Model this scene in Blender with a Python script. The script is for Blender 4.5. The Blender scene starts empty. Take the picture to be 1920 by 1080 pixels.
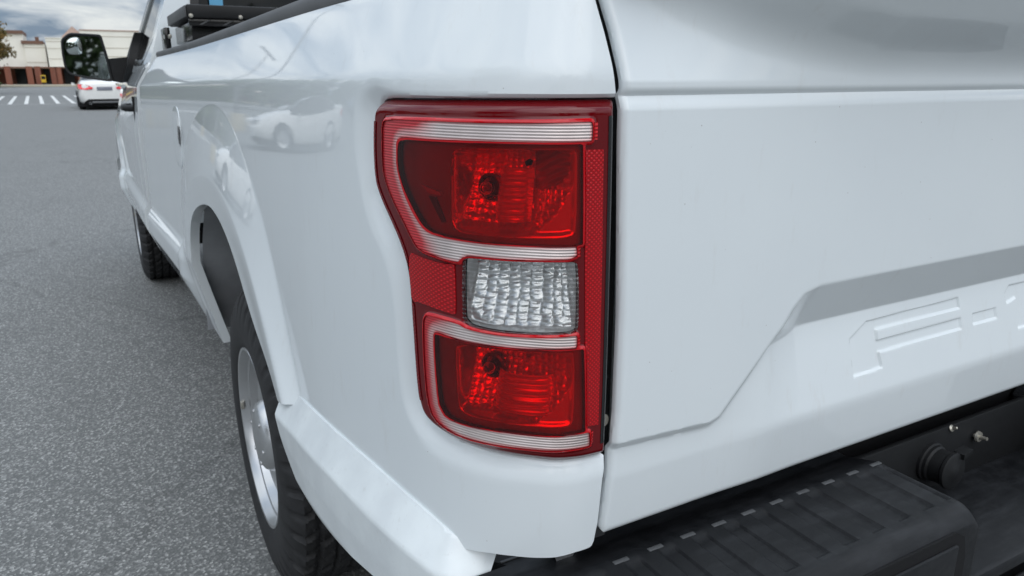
import bpy, math, random
import numpy as np
from mathutils import Vector, Matrix
random.seed(7); np.random.seed(7)
scn = bpy.context.scene
COL = scn.collection
rad = math.radians

# ------------------------------------------------------------------ camera
PITCH, YAW = rad(16.04), rad(29.10)
CAM = Vector((-1.226, -0.610, 1.357))
cd = bpy.data.cameras.new('camera'); cam = bpy.data.objects.new('camera', cd); COL.objects.link(cam)
cd.sensor_width = 36.0; cd.lens = 26.16; cd.clip_start = 0.02; cd.clip_end = 3000
fwd = Vector((math.sin(YAW)*math.cos(PITCH), math.cos(YAW)*math.cos(PITCH), -math.sin(PITCH)))
cam.location = CAM; cam.rotation_euler = fwd.to_track_quat('-Z', 'Y').to_euler()
cd.dof.use_dof = True; cd.dof.focus_distance = 0.92; cd.dof.aperture_fstop = 12
scn.camera = cam

# ------------------------------------------------------------------ sky and sun
SUN_EL, SUN_AZ = rad(44), rad(196)       # azimuth clockwise from +Y
w = bpy.data.worlds.new('World'); scn.world = w; w.use_nodes = True
nt = w.node_tree; nt.nodes.clear(); L = nt.links.new
out = nt.nodes.new('ShaderNodeOutputWorld'); bg = nt.nodes.new('ShaderNodeBackground')
sky = nt.nodes.new('ShaderNodeTexSky'); sky.sky_type = 'NISHITA'; sky.sun_disc = False
sky.sun_elevation = SUN_EL; sky.sun_rotation = SUN_AZ; sky.air_density = 1.2; sky.dust_density = 2.0
tc = nt.nodes.new('ShaderNodeTexCoord'); sx = nt.nodes.new('ShaderNodeSeparateXYZ'); L(tc.outputs['Generated'], sx.inputs[0])
def wm(op, a, b=None, c=None):
    n = nt.nodes.new('ShaderNodeMath'); n.operation = op
    for i, v in enumerate((a, b, c)):
        if v is None: continue
        if isinstance(v, (int, float)): n.inputs[i].default_value = v
        else: L(v, n.inputs[i])
    return n.outputs[0]
zz = wm('MAXIMUM', sx.outputs[2], 0.0); den = wm('ADD', zz, 0.16)
cx = nt.nodes.new('ShaderNodeCombineXYZ'); L(wm('DIVIDE', sx.outputs[0], den), cx.inputs[0]); L(wm('DIVIDE', sx.outputs[1], den), cx.inputs[1])
nz = nt.nodes.new('ShaderNodeTexNoise'); nz.inputs['Scale'].default_value = 1.7; nz.inputs['Detail'].default_value = 9; nz.inputs['Roughness'].default_value = .55
nz.inputs['Distortion'].default_value = .6
L(cx.outputs[0], nz.inputs['Vector'])
cr = nt.nodes.new('ShaderNodeValToRGB'); L(nz.outputs['Fac'], cr.inputs[0])
cr.color_ramp.elements[0].position = .38; cr.color_ramp.elements[0].color = (.22, .31, .44, 1)
cr.color_ramp.elements[1].position = .64; cr.color_ramp.elements[1].color = (.95, .99, 1.0, 1)
e = cr.color_ramp.elements.new(.5); e.color = (.56, .63, .72, 1)
lum = wm('MULTIPLY_ADD', zz, 1.35, .60)                       # overcast luminance rises to the zenith
vs = nt.nodes.new('ShaderNodeVectorMath'); vs.operation = 'SCALE'; L(cr.outputs[0], vs.inputs[0]); L(wm('MULTIPLY', lum, 10.6), vs.inputs['Scale'])
mx = nt.nodes.new('ShaderNodeMix'); mx.data_type = 'RGBA'; mx.inputs[0].default_value = .90
L(sky.outputs[0], mx.inputs[6]); L(vs.outputs[0], mx.inputs[7]); L(mx.outputs[2], bg.inputs[0]); bg.inputs[1].default_value = .10
L(bg.outputs[0], out.inputs[0])
sd = bpy.data.lights.new('sun', 'SUN'); sd.energy = 1.05; sd.angle = rad(75); sd.color = (1, .96, .91)
so = bpy.data.objects.new('sun', sd); COL.objects.link(so)
sdir = Vector((math.sin(SUN_AZ)*math.cos(SUN_EL), math.cos(SUN_AZ)*math.cos(SUN_EL), math.sin(SUN_EL)))
so.rotation_euler = sdir.to_track_quat('Z', 'Y').to_euler(); so.location = (0, 0, 20)
vt = scn.view_settings; vt.view_transform = 'Standard'; vt.look = 'None'; vt.exposure = 0.24; vt.gamma = 1
scn.cycles.transparent_max_bounces = 16; scn.cycles.max_bounces = 10; scn.cycles.sample_clamp_indirect = 6
scn.cycles.use_denoising = True

# ------------------------------------------------------------------ materials
MATS = {}
class NT:
    def __init__(s, name):
        s.m = bpy.data.materials.new(name); s.m.use_nodes = True; s.t = s.m.node_tree
        s.p = s.t.nodes['Principled BSDF']; s.o = s.t.nodes['Material Output']; MATS[name] = s.m
    def n(s, ty, **kw):
        x = s.t.nodes.new(ty)
        for k, v in kw.items():
            if k in x.inputs.keys(): x.inputs[k].default_value = v
            else: setattr(x, k, v)
        return x
    def l(s, a, b): s.t.links.new(a, b)
    def tc(s, scale=(1, 1, 1)):
        if not hasattr(s, '_tc'): s._tc = s.n('ShaderNodeTexCoord')
        mp = s.n('ShaderNodeMapping'); mp.inputs['Scale'].default_value = scale; s.l(s._tc.outputs['Object'], mp.inputs[0]); return mp.outputs[0]
    def noise(s, scale, detail=3, vec=None, rough=.5):
        x = s.n('ShaderNodeTexNoise', Scale=scale, Detail=detail, Roughness=rough); s.l(vec or s.tc(), x.inputs['Vector']); return x.outputs['Fac']
    def ramp(s, fac, stops):
        r = s.n('ShaderNodeValToRGB'); s.l(fac, r.inputs[0]); el = r.color_ramp.elements
        el[0].position, el[0].color = stops[0][0], (*stops[0][1], 1); el[1].position, el[1].color = stops[-1][0], (*stops[-1][1], 1)
        for p, c in stops[1:-1]: q = el.new(p); q.color = (*c, 1)
        return r.outputs[0]
    def mix(s, fac, a, b, mode='MIX'):
        x = s.n('ShaderNodeMix', data_type='RGBA', blend_type=mode)
        for i, v in ((0, fac), (6, a), (7, b)):
            if isinstance(v, (int, float)): x.inputs[i].default_value = v
            elif isinstance(v, tuple): x.inputs[i].default_value = (*v, 1) if len(v) == 3 else v
            else: s.l(v, x.inputs[i])
        return x.outputs[2]
    def bump(s, h, strength=.3, dist=.002, coat=False, base=True):
        b = s.n('ShaderNodeBump', Strength=strength, Distance=dist); s.l(h, b.inputs['Height'])
        if base: s.l(b.outputs[0], s.p.inputs['Normal'])
        if coat: s.l(b.outputs[0], s.p.inputs['Coat Normal'])
    def set(s, col=None, rough=None, metal=None, coat=None, coatr=None, spec=None):
        for k, v in (('Base Color', col), ('Roughness', rough), ('Metallic', metal), ('Coat Weight', coat), ('Coat Roughness', coatr), ('Specular IOR Level', spec)):
            if v is None: continue
            if isinstance(v, (int, float)): s.p.inputs[k].default_value = v
            elif isinstance(v, tuple): s.p.inputs[k].default_value = (*v, 1)
            else: s.l(v, s.p.inputs[k])
        return s
def simple(name, col, rough=.5, metal=0., coat=None, var=.12, scale=9, bump=0., bscale=300):
    m = NT(name); f = m.noise(scale, 4)
    if name.startswith('black_plastic') or name == 'dark_void': m.p.inputs['Specular IOR Level'].default_value = .32
    c = m.ramp(f, [(.3, tuple(x*(1-var) for x in col)), (.7, tuple(min(1, x*(1+var)) for x in col))])
    m.set(c, rough, metal, coat, .05 if coat else None)
    if bump: m.bump(m.noise(bscale, 2), bump, .001)
    return m
# white car paint, clear-coated, with road film and specks
m = NT('white_paint')
film = m.noise(3.0, 5); sp = m.n('ShaderNodeTexVoronoi', Scale=60); m.l(m.tc(), sp.inputs['Vector'])
spot = m.ramp(sp.outputs['Distance'], [(.025, (1, 1, 1)), (.05, (0, 0, 0))]); rnd = m.ramp(sp.outputs['Color'], [(.78, (0, 0, 0)), (.84, (1, 1, 1))])
spm = m.mix(1., spot, rnd, 'MULTIPLY')
gr = m.noise(38, 6, m.tc((1, 1, .25)), .7)
c1 = m.mix(m.ramp(gr, [(.58, (0, 0, 0)), (.78, (.30, .30, .30))]), m.ramp(film, [(.3, (.725, .775, .80)), (.7, (.76, .81, .83))]), (.60, .60, .58))
m.set(m.mix(spm, c1, (.35, .34, .33)), .42, 0., 1.0, m.ramp(gr, [(.45, (.012,)*3), (.8, (.04,)*3)]))
m.bump(m.noise(190, 2), .018, .001, coat=True, base=False)
# darker road film where spray reaches the lower flare
m = NT('dusty_white_paint'); d1 = m.noise(16, 6); d2 = m.noise(130, 3)
m.set(m.mix(m.ramp(d2, [(.62, (0, 0, 0)), (.75, (.18, .18, .18))]), m.ramp(d1, [(.35, (.67, .715, .735)), (.65, (.75, .80, .815))]), (.45, .44, .42)), .45, 0, .8, .12)
simple('black_plastic', (.009, .0095, .0105), .55, bump=.25, bscale=900, var=.25)
simple('black_gloss', (.012, .012, .013), .18, var=.1)
simple('rubber', (.014, .014, .015), .7, bump=.3, bscale=400, var=.3, scale=25)
simple('dark_void', (.006, .006, .007), .8)
simple('jamb_grey', (.05, .052, .055), .5, var=.2)
simple('liner_grey', (.26, .27, .285), .55, var=.3, scale=6, bump=.1, bscale=120)
simple('steel_silver', (.50, .51, .52), .28, .75, var=.08)
simple('chrome', (.82, .83, .84), .09, 1.)
simple('soft_chrome', (.97, .98, .98), .15, .66)
simple('reflector_metal', (1., 1., 1.), .12, .64)
simple('bolt_metal', (.42, .40, .35), .4, .7)
m = simple('step_plastic', (.024, .025, .028), .55, var=.2); 
s1 = m.noise(7, 6, m.tc((1, 6, 1)), .65); s2 = m.noise(45, 3)
m.set(m.mix(m.ramp(s1, [(.48, (0, 0, 0)), (.75, (.7, .7, .7))]), m.ramp(s2, [(.3, (.006, .0066, .008)), (.7, (.010, .011, .013))]), (.030, .032, .036)), m.ramp(s2, [(.3, (.42,)*3), (.7, (.62,)*3)]))
m.bump(m.noise(1400, 1), .25, .0006); m.p.inputs['Specular IOR Level'].default_value = .30
simple('glint_rib_grey', (.075, .078, .082), .5)  # paler grey for the end ribs and the built-in pad glints
# rail cap: weathered grey-black plastic
simple('rail_plastic', (.075, .077, .08), .5, var=.2, bump=.2, bscale=600)
# asphalt with light aggregate
m = NT('asphalt'); big = m.noise(.35, 5); mid = m.noise(14, 4)
v = m.n('ShaderNodeTexVoronoi', Scale=150); m.l(m.tc(), v.inputs['Vector'])
v2 = m.n('ShaderNodeTexVoronoi', Scale=46); m.l(m.tc(), v2.inputs['Vector'])
base = m.mix(.5, m.ramp(big, [(.3, (.175, .180, .176)), (.7, (.225, .230, .224))]), m.ramp(mid, [(.3, (.165, .170, .168)), (.7, (.22, .225, .222))]))
st = m.ramp(v.outputs['Color'], [(.42, (.085, .088, .087)), (.68, (.20, .204, .20)), (.92, (.52, .52, .50))])
base = m.mix(.66, base, st)
stain = m.noise(.9, 6, None, .65); base = m.mix(m.ramp(stain, [(.56, (0, 0, 0)), (.74, (.30, .30, .30))]), base, (.10, .10, .10))
bigst = m.mix(1., m.ramp(v2.outputs['Distance'], [(.10, (1, 1, 1)), (.16, (0, 0, 0))]), m.ramp(v2.outputs['Color'], [(.80, (0, 0, 0)), (.86, (1, 1, 1))]), 'MULTIPLY')
base = m.mix(bigst, base, (.46, .455, .43))
cv = m.n('ShaderNodeTexVoronoi', Scale=.23, feature='DISTANCE_TO_EDGE'); wn = m.n('ShaderNodeTexNoise', Scale=1.3, Detail=6); m.l(m.tc(), wn.inputs['Vector'])
va = m.n('ShaderNodeVectorMath', operation='MULTIPLY_ADD'); m.l(wn.outputs['Color'], va.inputs[0]); va.inputs[1].default_value = (1.1, 1.1, 0); m.l(m.tc(), va.inputs[2]); m.l(va.outputs[0], cv.inputs['Vector'])
crk = m.ramp(cv.outputs['Distance'], [(.0015, (1, 1, 1)), (.004, (0, 0, 0))])
base = m.mix(m.mix(1., crk, (.28, .28, .28), 'MULTIPLY'), base, (.03, .03, .03))
m.set(base, .85); m.bump(v.outputs['Distance'], .6, .003)
# lamp materials
def windowmat(name, tint, refl=1.0, ribs=0., ior=1.5):
    m = NT(name); t = m.t; t.nodes.remove(m.p)
    tr = m.n('ShaderNodeBsdfTransparent'); tr.inputs[0].default_value = (*tint, 1)
    gl = m.n('ShaderNodeBsdfGlossy', Roughness=.03); fr = m.n('ShaderNodeFresnel', IOR=ior)
    ms = m.n('ShaderNodeMixShader'); m.l(fr.outputs[0], ms.inputs[0]); m.l(tr.outputs[0], ms.inputs[1]); m.l(gl.outputs[0], ms.inputs[2])
    if ribs:
        wv = m.n('ShaderNodeTexWave', bands_direction='Z', Scale=.314/ribs); m.l(m.tc(), wv.inputs['Vector'])
        b = m.n('ShaderNodeBump', Strength=.8, Distance=.0012); m.l(wv.outputs['Fac'], b.inputs['Height']); m.l(b.outputs[0], gl.inputs['Normal']); m.l(b.outputs[0], fr.inputs['Normal'])
    m.l(ms.outputs[0], m.o.inputs[0]); return m
windowmat('red_window', (.97, .022, .022))
windowmat('clear_window', (.96, .97, .97), ribs=.0048)
windowmat('cabin_glass', (.22, .27, .27))
windowmat('car_glass', (.03, .035, .04))
simple('lens_border', (.125, .0006, .003), .07, 0, 0., var=.05)
simple('lens_red', (.50, .003, .008), .12, 0, 0., var=.08, scale=40)
simple('bezel_red', (.32, .002, .006), .18, 0, 0., var=.15, scale=30)
def ribmat(name, col, period, metal, rough, direction='Z', strength=.7, coat=0., dist=.0014):
    m = NT(name); wv = m.n('ShaderNodeTexWave', bands_direction=direction, Scale=.314/period, Distortion=.0); m.l(m.tc(), wv.inputs['Vector'])
    nf = m.noise(14, 2, m.tc((1, 1, .4)))
    m.set(m.ramp(nf, [(.35, tuple(x*.72 for x in col)), (.65, col)]), rough, metal, coat, .03 if coat else None); m.bump(wv.outputs['Fac'], strength, dist); return m
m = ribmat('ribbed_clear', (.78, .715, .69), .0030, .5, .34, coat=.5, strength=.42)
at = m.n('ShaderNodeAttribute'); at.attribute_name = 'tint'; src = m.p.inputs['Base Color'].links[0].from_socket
m.l(m.mix(at.outputs['Fac'], src, (.62, .035, .045)), m.p.inputs['Base Color'])  # red light bleeding from the chambers, mixed into the band colour
ribmat('ribbed_pink', (.72, .34, .34), .0030, .4, .35, coat=.5, strength=.35)
ribmat('ribbed_red', (.75, .01, .015), .0036, .35, .25, coat=.4)
ribmat('ribbed_dark_red', (.40, .003, .006), .0045, .5, .3, 'DIAGONAL')
def reflexmat(name, col):
    m = NT(name)
    w1 = m.n('ShaderNodeTexWave', bands_direction='DIAGONAL', Scale=.314/.0024); m.l(m.tc(), w1.inputs['Vector'])
    w2 = m.n('ShaderNodeTexWave', bands_direction='DIAGONAL', Scale=.314/.0024); m.l(m.tc((-1, -1, 1)), w2.inputs['Vector'])
    f = m.mix(1., w1.outputs['Fac'], w2.outputs['Fac'], 'MULTIPLY')
    m.set(m.ramp(f, [(.05, tuple(x*.65 for x in col)), (.5, col), (.9, tuple(min(1, x*1.4) for x in col))]), .15, 0., 0., .05)
    m.bump(f, .35, .001); return m
reflexmat('reflex_red', (.46, .004, .009)); reflexmat('reflex_dark', (.20, .002, .008))
simple('mirror_silver', (.58, .64, .63), .02, 1., var=.01)
simple('satin_chrome', (.62, .63, .64), .30, .9)
simple('amber_red', (.5, .01, .01), .2, 0, .8)
simple('line_paint', (.62, .62, .60), .7, var=.2, scale=5)
simple('kerb_stone', (.42, .38, .29), .8)
m = NT('cream_wall'); wv = m.noise(.6, 4); m.set(m.ramp(wv, [(.3, (.77, .755, .68)), (.7, (.84, .825, .75))]), .85)
simple('wall_shade', (.50, .46, .39), .85); simple('brown_fascia', (.16, .085, .06), .7); simple('gable_pink', (.42, .30, .25), .8)
m = NT('brick'); bt = m.n('ShaderNodeTexBrick', Scale=3.2); m.l(m.tc((1, 1, 1)), bt.inputs['Vector']); bt.inputs['Color1'].default_value = (.23, .075, .045, 1); bt.inputs['Color2'].default_value = (.17, .055, .035, 1); bt.inputs['Mortar'].default_value = (.28, .22, .18, 1)
m.set(bt.outputs[0], .85)
simple('dark_glass', (.015, .017, .02), .1); simple('bark', (.10, .07, .05), .9, var=.3)
simple('yellow_paint', (.65, .42, .03), .5); simple('blue_film', (.12, .38, .60), .4)
simple('plate_grey', (.20, .21, .25), .4); simple('pole_grey', (.14, .145, .15), .5)
simple('tail_red', (.75, .015, .03), .2, 0, .8)
for nm, c in (('car_white', (.78, .78, .76)), ('car_silver', (.38, .39, .40)), ('car_dark', (.03, .035, .045)), ('car_maroon', (.16, .015, .02)), ('car_blue', (.04, .08, .17))): simple(nm, c, .35, 0, 1.0, var=.03)
def leafmat(name, a, b):
    m = NT(name); oi = m.noise(2.2, 3); m.set(m.ramp(oi, [(.3, a), (.7, b)]), .65); m.p.inputs['Specular IOR Level'].default_value = .3
leafmat('leaf_green', (.045, .075, .026), (.10, .135, .045)); leafmat('leaf_autumn', (.075, .075, .02), (.20, .115, .03))

# ------------------------------------------------------------------ mesh helpers
def mat(n): return MATS[n]
def mkobj(name, verts, faces, material, parent=None, smooth=True, angle=38, link=True):
    me = bpy.data.meshes.new(name); me.from_pydata([tuple(v) for v in verts], [], faces); me.update()
    me.materials.append(mat(material) if isinstance(material, str) else material)
    if smooth:
        me.polygons.foreach_set('use_smooth', [True]*len(me.polygons)); me.set_sharp_from_angle(angle=rad(angle))
    o = bpy.data.objects.new(name, me)
    if link: COL.objects.link(o)
    if parent is not None: o.parent = parent
    return o
def empty(name, loc=(0, 0, 0), parent=None):
    o = bpy.data.objects.new(name, None); COL.objects.link(o); o.location = loc; o.empty_display_size = .1
    if parent is not None: o.parent = parent
    return o
def tag(o, label=None, cat=None, group=None, kind=None):
    for k, v in (('label', label), ('category', cat), ('group', group), ('kind', kind)):
        if v: o[k] = v
    return o
def copy_tree(o, parent=None):
    c = o.copy(); COL.objects.link(c); c.parent = parent
    for ch in list(o.children): copy_tree(ch, c)
    return c
class MB:
    def __init__(s): s.v = []; s.f = []
    def add(s, vs, fs):
        k = len(s.v); s.v += [tuple(x) for x in vs]; s.f += [tuple(i+k for i in f) for f in fs]; return s
    def box(s, a, b, bev=0.):
        x0, y0, z0 = [min(a[i], b[i]) for i in range(3)]; x1, y1, z1 = [max(a[i], b[i]) for i in range(3)]
        if bev <= 0:
            return s.add([(x0,y0,z0),(x1,y0,z0),(x1,y1,z0),(x0,y1,z0),(x0,y0,z1),(x1,y0,z1),(x1,y1,z1),(x0,y1,z1)], [(0,3,2,1),(4,5,6,7),(0,1,5,4),(1,2,6,5),(2,3,7,6),(3,0,4,7)])
        import bmesh
        bm = bmesh.new(); bmesh.ops.create_cube(bm, size=1.0)
        for v in bm.verts: v.co = Vector(((x0+x1)/2+v.co.x*(x1-x0), (y0+y1)/2+v.co.y*(y1-y0), (z0+z1)/2+v.co.z*(z1-z0)))
        bmesh.ops.bevel(bm, geom=bm.edges[:], offset=bev, segments=2, affect='EDGES', profile=.5)
        bm.verts.index_update(); s.add([v.co[:] for v in bm.verts], [[v.index for v in f.verts] for f in bm.faces]); bm.free(); return s
    def prism(s, poly, fn0, fn1):
        n = len(poly); a = [fn0(*p) for p in poly]; b = [fn1(*p) for p in poly]
        return s.add(a+b, [tuple(range(n))[::-1], tuple(range(n, 2*n))]+[(i, (i+1) % n, n+(i+1) % n, n+i) for i in range(n)])
    def lathe(s, prof, org, axis, seg=48, closed=False):
        ax = Vector(axis).normalized(); u = ax.orthogonal().normalized(); w_ = ax.cross(u); org = Vector(org); vs = []; fs = []
        n = len(prof)
        for k in range(seg):
            t = 2*math.pi*k/seg; d = u*math.cos(t)+w_*math.sin(t)
            for r, h in prof: vs.append(org+ax*h+d*r)
        for k in range(seg):
            k2 = (k+1) % seg
            for i in range(n-1 if not closed else n):
                j = (i+1) % n; fs.append((k*n+i, k2*n+i, k2*n+j, k*n+j))
        return s.add(vs, fs)
    def tube(s, pts, r, seg=10, r2=None):
        pts = [Vector(p) for p in pts]; n = len(pts); vs = []; fs = []; pu = None
        for i, p in enumerate(pts):
            d = (pts[min(i+1, n-1)]-pts[max(i-1, 0)]).normalized()
            u = d.orthogonal().normalized() if pu is None else (pu-d*pu.dot(d)).normalized(); pu = u; v_ = d.cross(u)
            rr = r if r2 is None else r+(r2-r)*i/(n-1)
            for k in range(seg): t = 2*math.pi*k/seg; vs.append(p+u*math.cos(t)*rr+v_*math.sin(t)*rr)
        for i in range(n-1):
            for k in range(seg): fs.append((i*seg+k, i*seg+(k+1) % seg, (i+1)*seg+(k+1) % seg, (i+1)*seg+k))
        fs.append(tuple(range(seg))[::-1]); fs.append(tuple((n-1)*seg+k for k in range(seg)))
        return s.add(vs, fs)
    def build(s, name, material, parent=None, smooth=True, angle=38): return mkobj(name, s.v, s.f, material, parent, smooth, angle)

def sstep(t): t = np.clip(t, 0, 1); return t*t*(3-2*t)
def chaikin(P, n=2, closed=True):
    P = np.array(P, float)
    for _ in range(n):
        A = P; B = np.roll(P, -1, 0)
        if not closed: A, B = P[:-1], P[1:]
        Q = np.empty((2*len(A), 2)); Q[0::2] = .75*A+.25*B; Q[1::2] = .25*A+.75*B
        if not closed: Q = np.vstack([P[:1], Q, P[-1:]])
        P = Q
    return P
def pdist(X, Y, P, closed=True):
    d = np.full(X.shape, 1e9); n = len(P)
    for i in range(n if closed else n-1):
        a = P[i]; b = P[(i+1) % n]; e = b-a; L2 = e.dot(e)+1e-14
        t = np.clip(((X-a[0])*e[0]+(Y-a[1])*e[1])/L2, 0, 1)
        d = np.minimum(d, (X-a[0]-t*e[0])**2+(Y-a[1]-t*e[1])**2)
    return np.sqrt(d)
def psdf(X, Y, P):
    """signed distance to a closed polygon, negative inside"""
    X = np.asarray(X, float); Y = np.asarray(Y, float); P = np.asarray(P, float)
    ins = np.zeros(X.shape, bool); n = len(P)
    for i in range(n):
        a = P[i]; b = P[(i+1) % n]
        if a[1] == b[1]: continue
        c = ((a[1] > Y) != (b[1] > Y)) & (X < (b[0]-a[0])*(Y-a[1])/(b[1]-a[1])+a[0])
        ins ^= c
    d = pdist(X, Y, P); return np.where(ins, -d, d)
def panel(name, us, vs_, pos, sdf, material, parent, lips=(), flip=False, angle=38, attr=None):
    """grid over (u, v), kept where sdf <= 0 with cleanly cut edges; lips: inward returns along given offsets"""
    us = np.asarray(us); vs_ = np.asarray(vs_); U, V = np.meshgrid(us, vs_, indexing='ij'); nu, nv = U.shape
    D = sdf(U, V) if sdf is not None else np.full(U.shape, -1.)
    D = np.where(np.abs(D) < 1e-7, -1e-7, D)
    ins = D < 0; idx = -np.ones(U.shape, int); uv = []; faces = []; cuts = {}; cutset = []
    sel = np.argwhere(ins); idx[ins] = np.arange(len(sel)); uv = [(U[i, j], V[i, j]) for i, j in sel]
    q = ins[:-1, :-1].astype(int)+ins[1:, :-1]+ins[1:, 1:]+ins[:-1, 1:]
    full = np.argwhere(q == 4)
    for i, j in full: faces.append((idx[i, j], idx[i+1, j], idx[i+1, j+1], idx[i, j+1]))
    part = np.argwhere((q > 0) & (q < 4)); lipedges = []
    def cut(a, b):
        k = (a, b) if a < b else (b, a)
        if k not in cuts:
            da, db = D[k[0]], D[k[1]]; t = da/(da-db)
            cuts[k] = len(uv); uv.append((U[k[0]]+(U[k[1]]-U[k[0]])*t, V[k[0]]+(V[k[1]]-V[k[0]])*t)); cutset.append(cuts[k])
        return cuts[k]
    for i, j in part:
        c = [(i, j), (i+1, j), (i+1, j+1), (i, j+1)]; poly = []; cc = []
        for a in range(4):
            p, n_ = c[a], c[(a+1) % 4]
            if ins[p]: poly.append(idx[p])
            if ins[p] != ins[n_]:
                v_ = cut(p, n_); poly.append(v_); cc.append(v_)
        if len(cc) == 2 and len(poly) >= 3: faces.append(tuple(poly)); lipedges.append((poly, cc))
        elif len(poly) >= 3: faces.append(tuple(poly))
    uva = np.array(uv); P = pos(uva[:, 0], uva[:, 1]); verts = [tuple(p) for p in P]
    if flip: faces = [f[::-1] for f in faces]
    if lips:
        prev = {k: k for _, cc in lipedges for k in cc}
        for off in lips:
            new = {}
            ks = list(prev); P2 = off(uva[ks, 0], uva[ks, 1], P[ks])
            for k, p in zip(ks, P2): new[k] = len(verts); verts.append(tuple(p))
            for poly, cc in lipedges:
                a, b = cc; i = poly.index(a)
                if poly[(i+1) % len(poly)] != b: a, b = b, a
                f = (prev[b], prev[a], new[a], new[b]); faces.append(f[::-1] if flip else f)
            prev = new
    o = mkobj(name, verts, faces, material, parent, True, angle)
    if attr is not None:
        A = o.data.attributes.new('tint', 'FLOAT', 'POINT'); v_ = np.zeros(len(verts)); v_[:len(uva)] = attr(uva[:, 0], uva[:, 1]); A.data.foreach_set('value', v_)
    return o
def spoly(P, n=260, it=90):
    P = np.array(P, float); L_ = np.concatenate([[0], np.cumsum(np.linalg.norm(np.diff(P, axis=0), axis=1))]); t = np.linspace(0, L_[-1], n)
    Q = np.stack([np.interp(t, L_, P[:, 0]), np.interp(t, L_, P[:, 1])], 1)
    for _ in range(it): Q[1:-1] = .25*Q[:-2]+.5*Q[1:-1]+.25*Q[2:]
    return Q
def rpoly(P, r, k=4):
    P = np.array(P, float); o = []; n = len(P)
    for i in range(n):
        a, b, c = P[i-1], P[i], P[(i+1) % n]; d1 = (a-b)/np.linalg.norm(a-b)*min(r, .45*np.linalg.norm(a-b)); d2 = (c-b)/np.linalg.norm(c-b)*min(r, .45*np.linalg.norm(c-b))
        for j in range(k+1): t = j/k; o.append((1-t)**2*(b+d1)+2*t*(1-t)*b+t*t*(b+d2))
    return np.array(o)
def lines(*segs):
    out = []
    for a, b, st in segs: out.append(np.linspace(a, b, max(2, int(round((b-a)/st))+1)))
    return np.unique(np.round(np.concatenate(out), 6))
# ------------------------------------------------------------------ ground and setting
ground = mkobj('ground', [(-700, -300, 0), (700, -300, 0), (700, 900, 0), (-700, 900, 0)], [(0, 1, 2, 3)], 'asphalt', None, False); ground['kind'] = 'structure'

# ================================================================== PICKUP TRUCK
truck = tag(empty('pickup_truck'), 'white regular cab pickup truck seen close up from its left rear corner', 'pickup truck')
# plan contour of the left bed side: from the tailgate gap round the rear corner and forward to the cab
CP = np.array([(-.70,.000),(-.735,-.0005),(-.772,0.0),(-.80,.001),(-.825,.009),(-.847,.026),(-.869,.048),(-.886,.071),(-.901,.098),(-.914,.130),(-.925,.17),(-.9335,.22),(-.943,.30),(-.950,.40),(-.956,.6),(-.960,1.0),(-.963,1.4),(-.978,2.0),(-1.0,2.5),(-1.028,3.02),(-1.034,3.2)])
def catmull(P, n=60):
    o = []; t = np.concatenate([[0], np.cumsum(np.linalg.norm(np.diff(P, axis=0), axis=1)**.5)])
    for i in range(1, len(P)-2):
        p0, p1, p2, p3 = P[i-1:i+3]; t0, t1, t2, t3 = t[i-1:i+3]
        for k in range(n):
            u = t1+(t2-t1)*k/n
            a1 = (t1-u)/(t1-t0)*p0+(u-t0)/(t1-t0)*p1; a2 = (t2-u)/(t2-t1)*p1+(u-t1)/(t2-t1)*p2; a3 = (t3-u)/(t3-t2)*p2+(u-t2)/(t3-t2)*p3
            b1 = (t2-u)/(t2-t0)*a1+(u-t0)/(t2-t0)*a2; b2 = (t3-u)/(t3-t1)*a2+(u-t1)/(t3-t1)*a3
            o.append((t2-u)/(t2-t1)*b1+(u-t1)/(t2-t1)*b2)
    o.append(P[-2]); return np.array(o)
CQ = catmull(CP)
for _ in range(40): CQ[1:-1] = .25*CQ[:-2]+.5*CQ[1:-1]+.25*CQ[2:]
CS = np.concatenate([[0], np.cumsum(np.linalg.norm(np.diff(CQ, axis=0), axis=1))]); CS = CS-CS[np.argmin(abs(CQ[:, 0]+.765))]
CT = np.gradient(CQ, CS, axis=0); CT /= np.linalg.norm(CT, axis=1)[:, None]; CN = np.stack([-CT[:, 1], CT[:, 0]], 1)
if CN[0, 1] > 0: CN = -CN
SMAX = float(CS[-1])
def cpos(s, z, o=0.):
    s = np.asarray(s, float); x = np.interp(s, CS, CQ[:, 0]); y = np.interp(s, CS, CQ[:, 1]); nx = np.interp(s, CS, CN[:, 0]); ny = np.interp(s, CS, CN[:, 1])
    return np.stack([x+nx*o, y+ny*o, np.asarray(z, float)+0*s], -1)

# outlines, (distance along the body contour, height)
OUTL = chaikin([(0.3058,1.3290),(0.2547,1.3305),(0.1793,1.3318),(0.0910,1.3330),(0.0387,1.3332),(0.0055,1.3333),(0.0028,1.3318),(0.0017,1.2952),(0.0001,1.2195),(-0.0011,1.1335),(-0.0022,1.0418),(-0.0018,0.9777),(-0.0018,0.9460),(0.0000,0.9428),(0.0157,0.9430),(0.0366,0.9440),(0.0552,0.9444),(0.0878,0.9452),(0.1186,0.9453),(0.1451,0.9455),(0.1743,0.9463),(0.2030,0.9489),(0.2280,0.9549),(0.2440,0.9647),(0.2517,0.9831),(0.2554,1.0131),(0.2573,1.0532),(0.2592,1.0925),(0.2610,1.1310),(0.2675,1.1520),(0.2801,1.1719),(0.2950,1.1885),(0.3153,1.2097),(0.3284,1.2284),(0.3319,1.2470),(0.3319,1.2721),(0.3290,1.2968),(0.3256,1.3152),(0.3180,1.3250)], 1)
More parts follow.
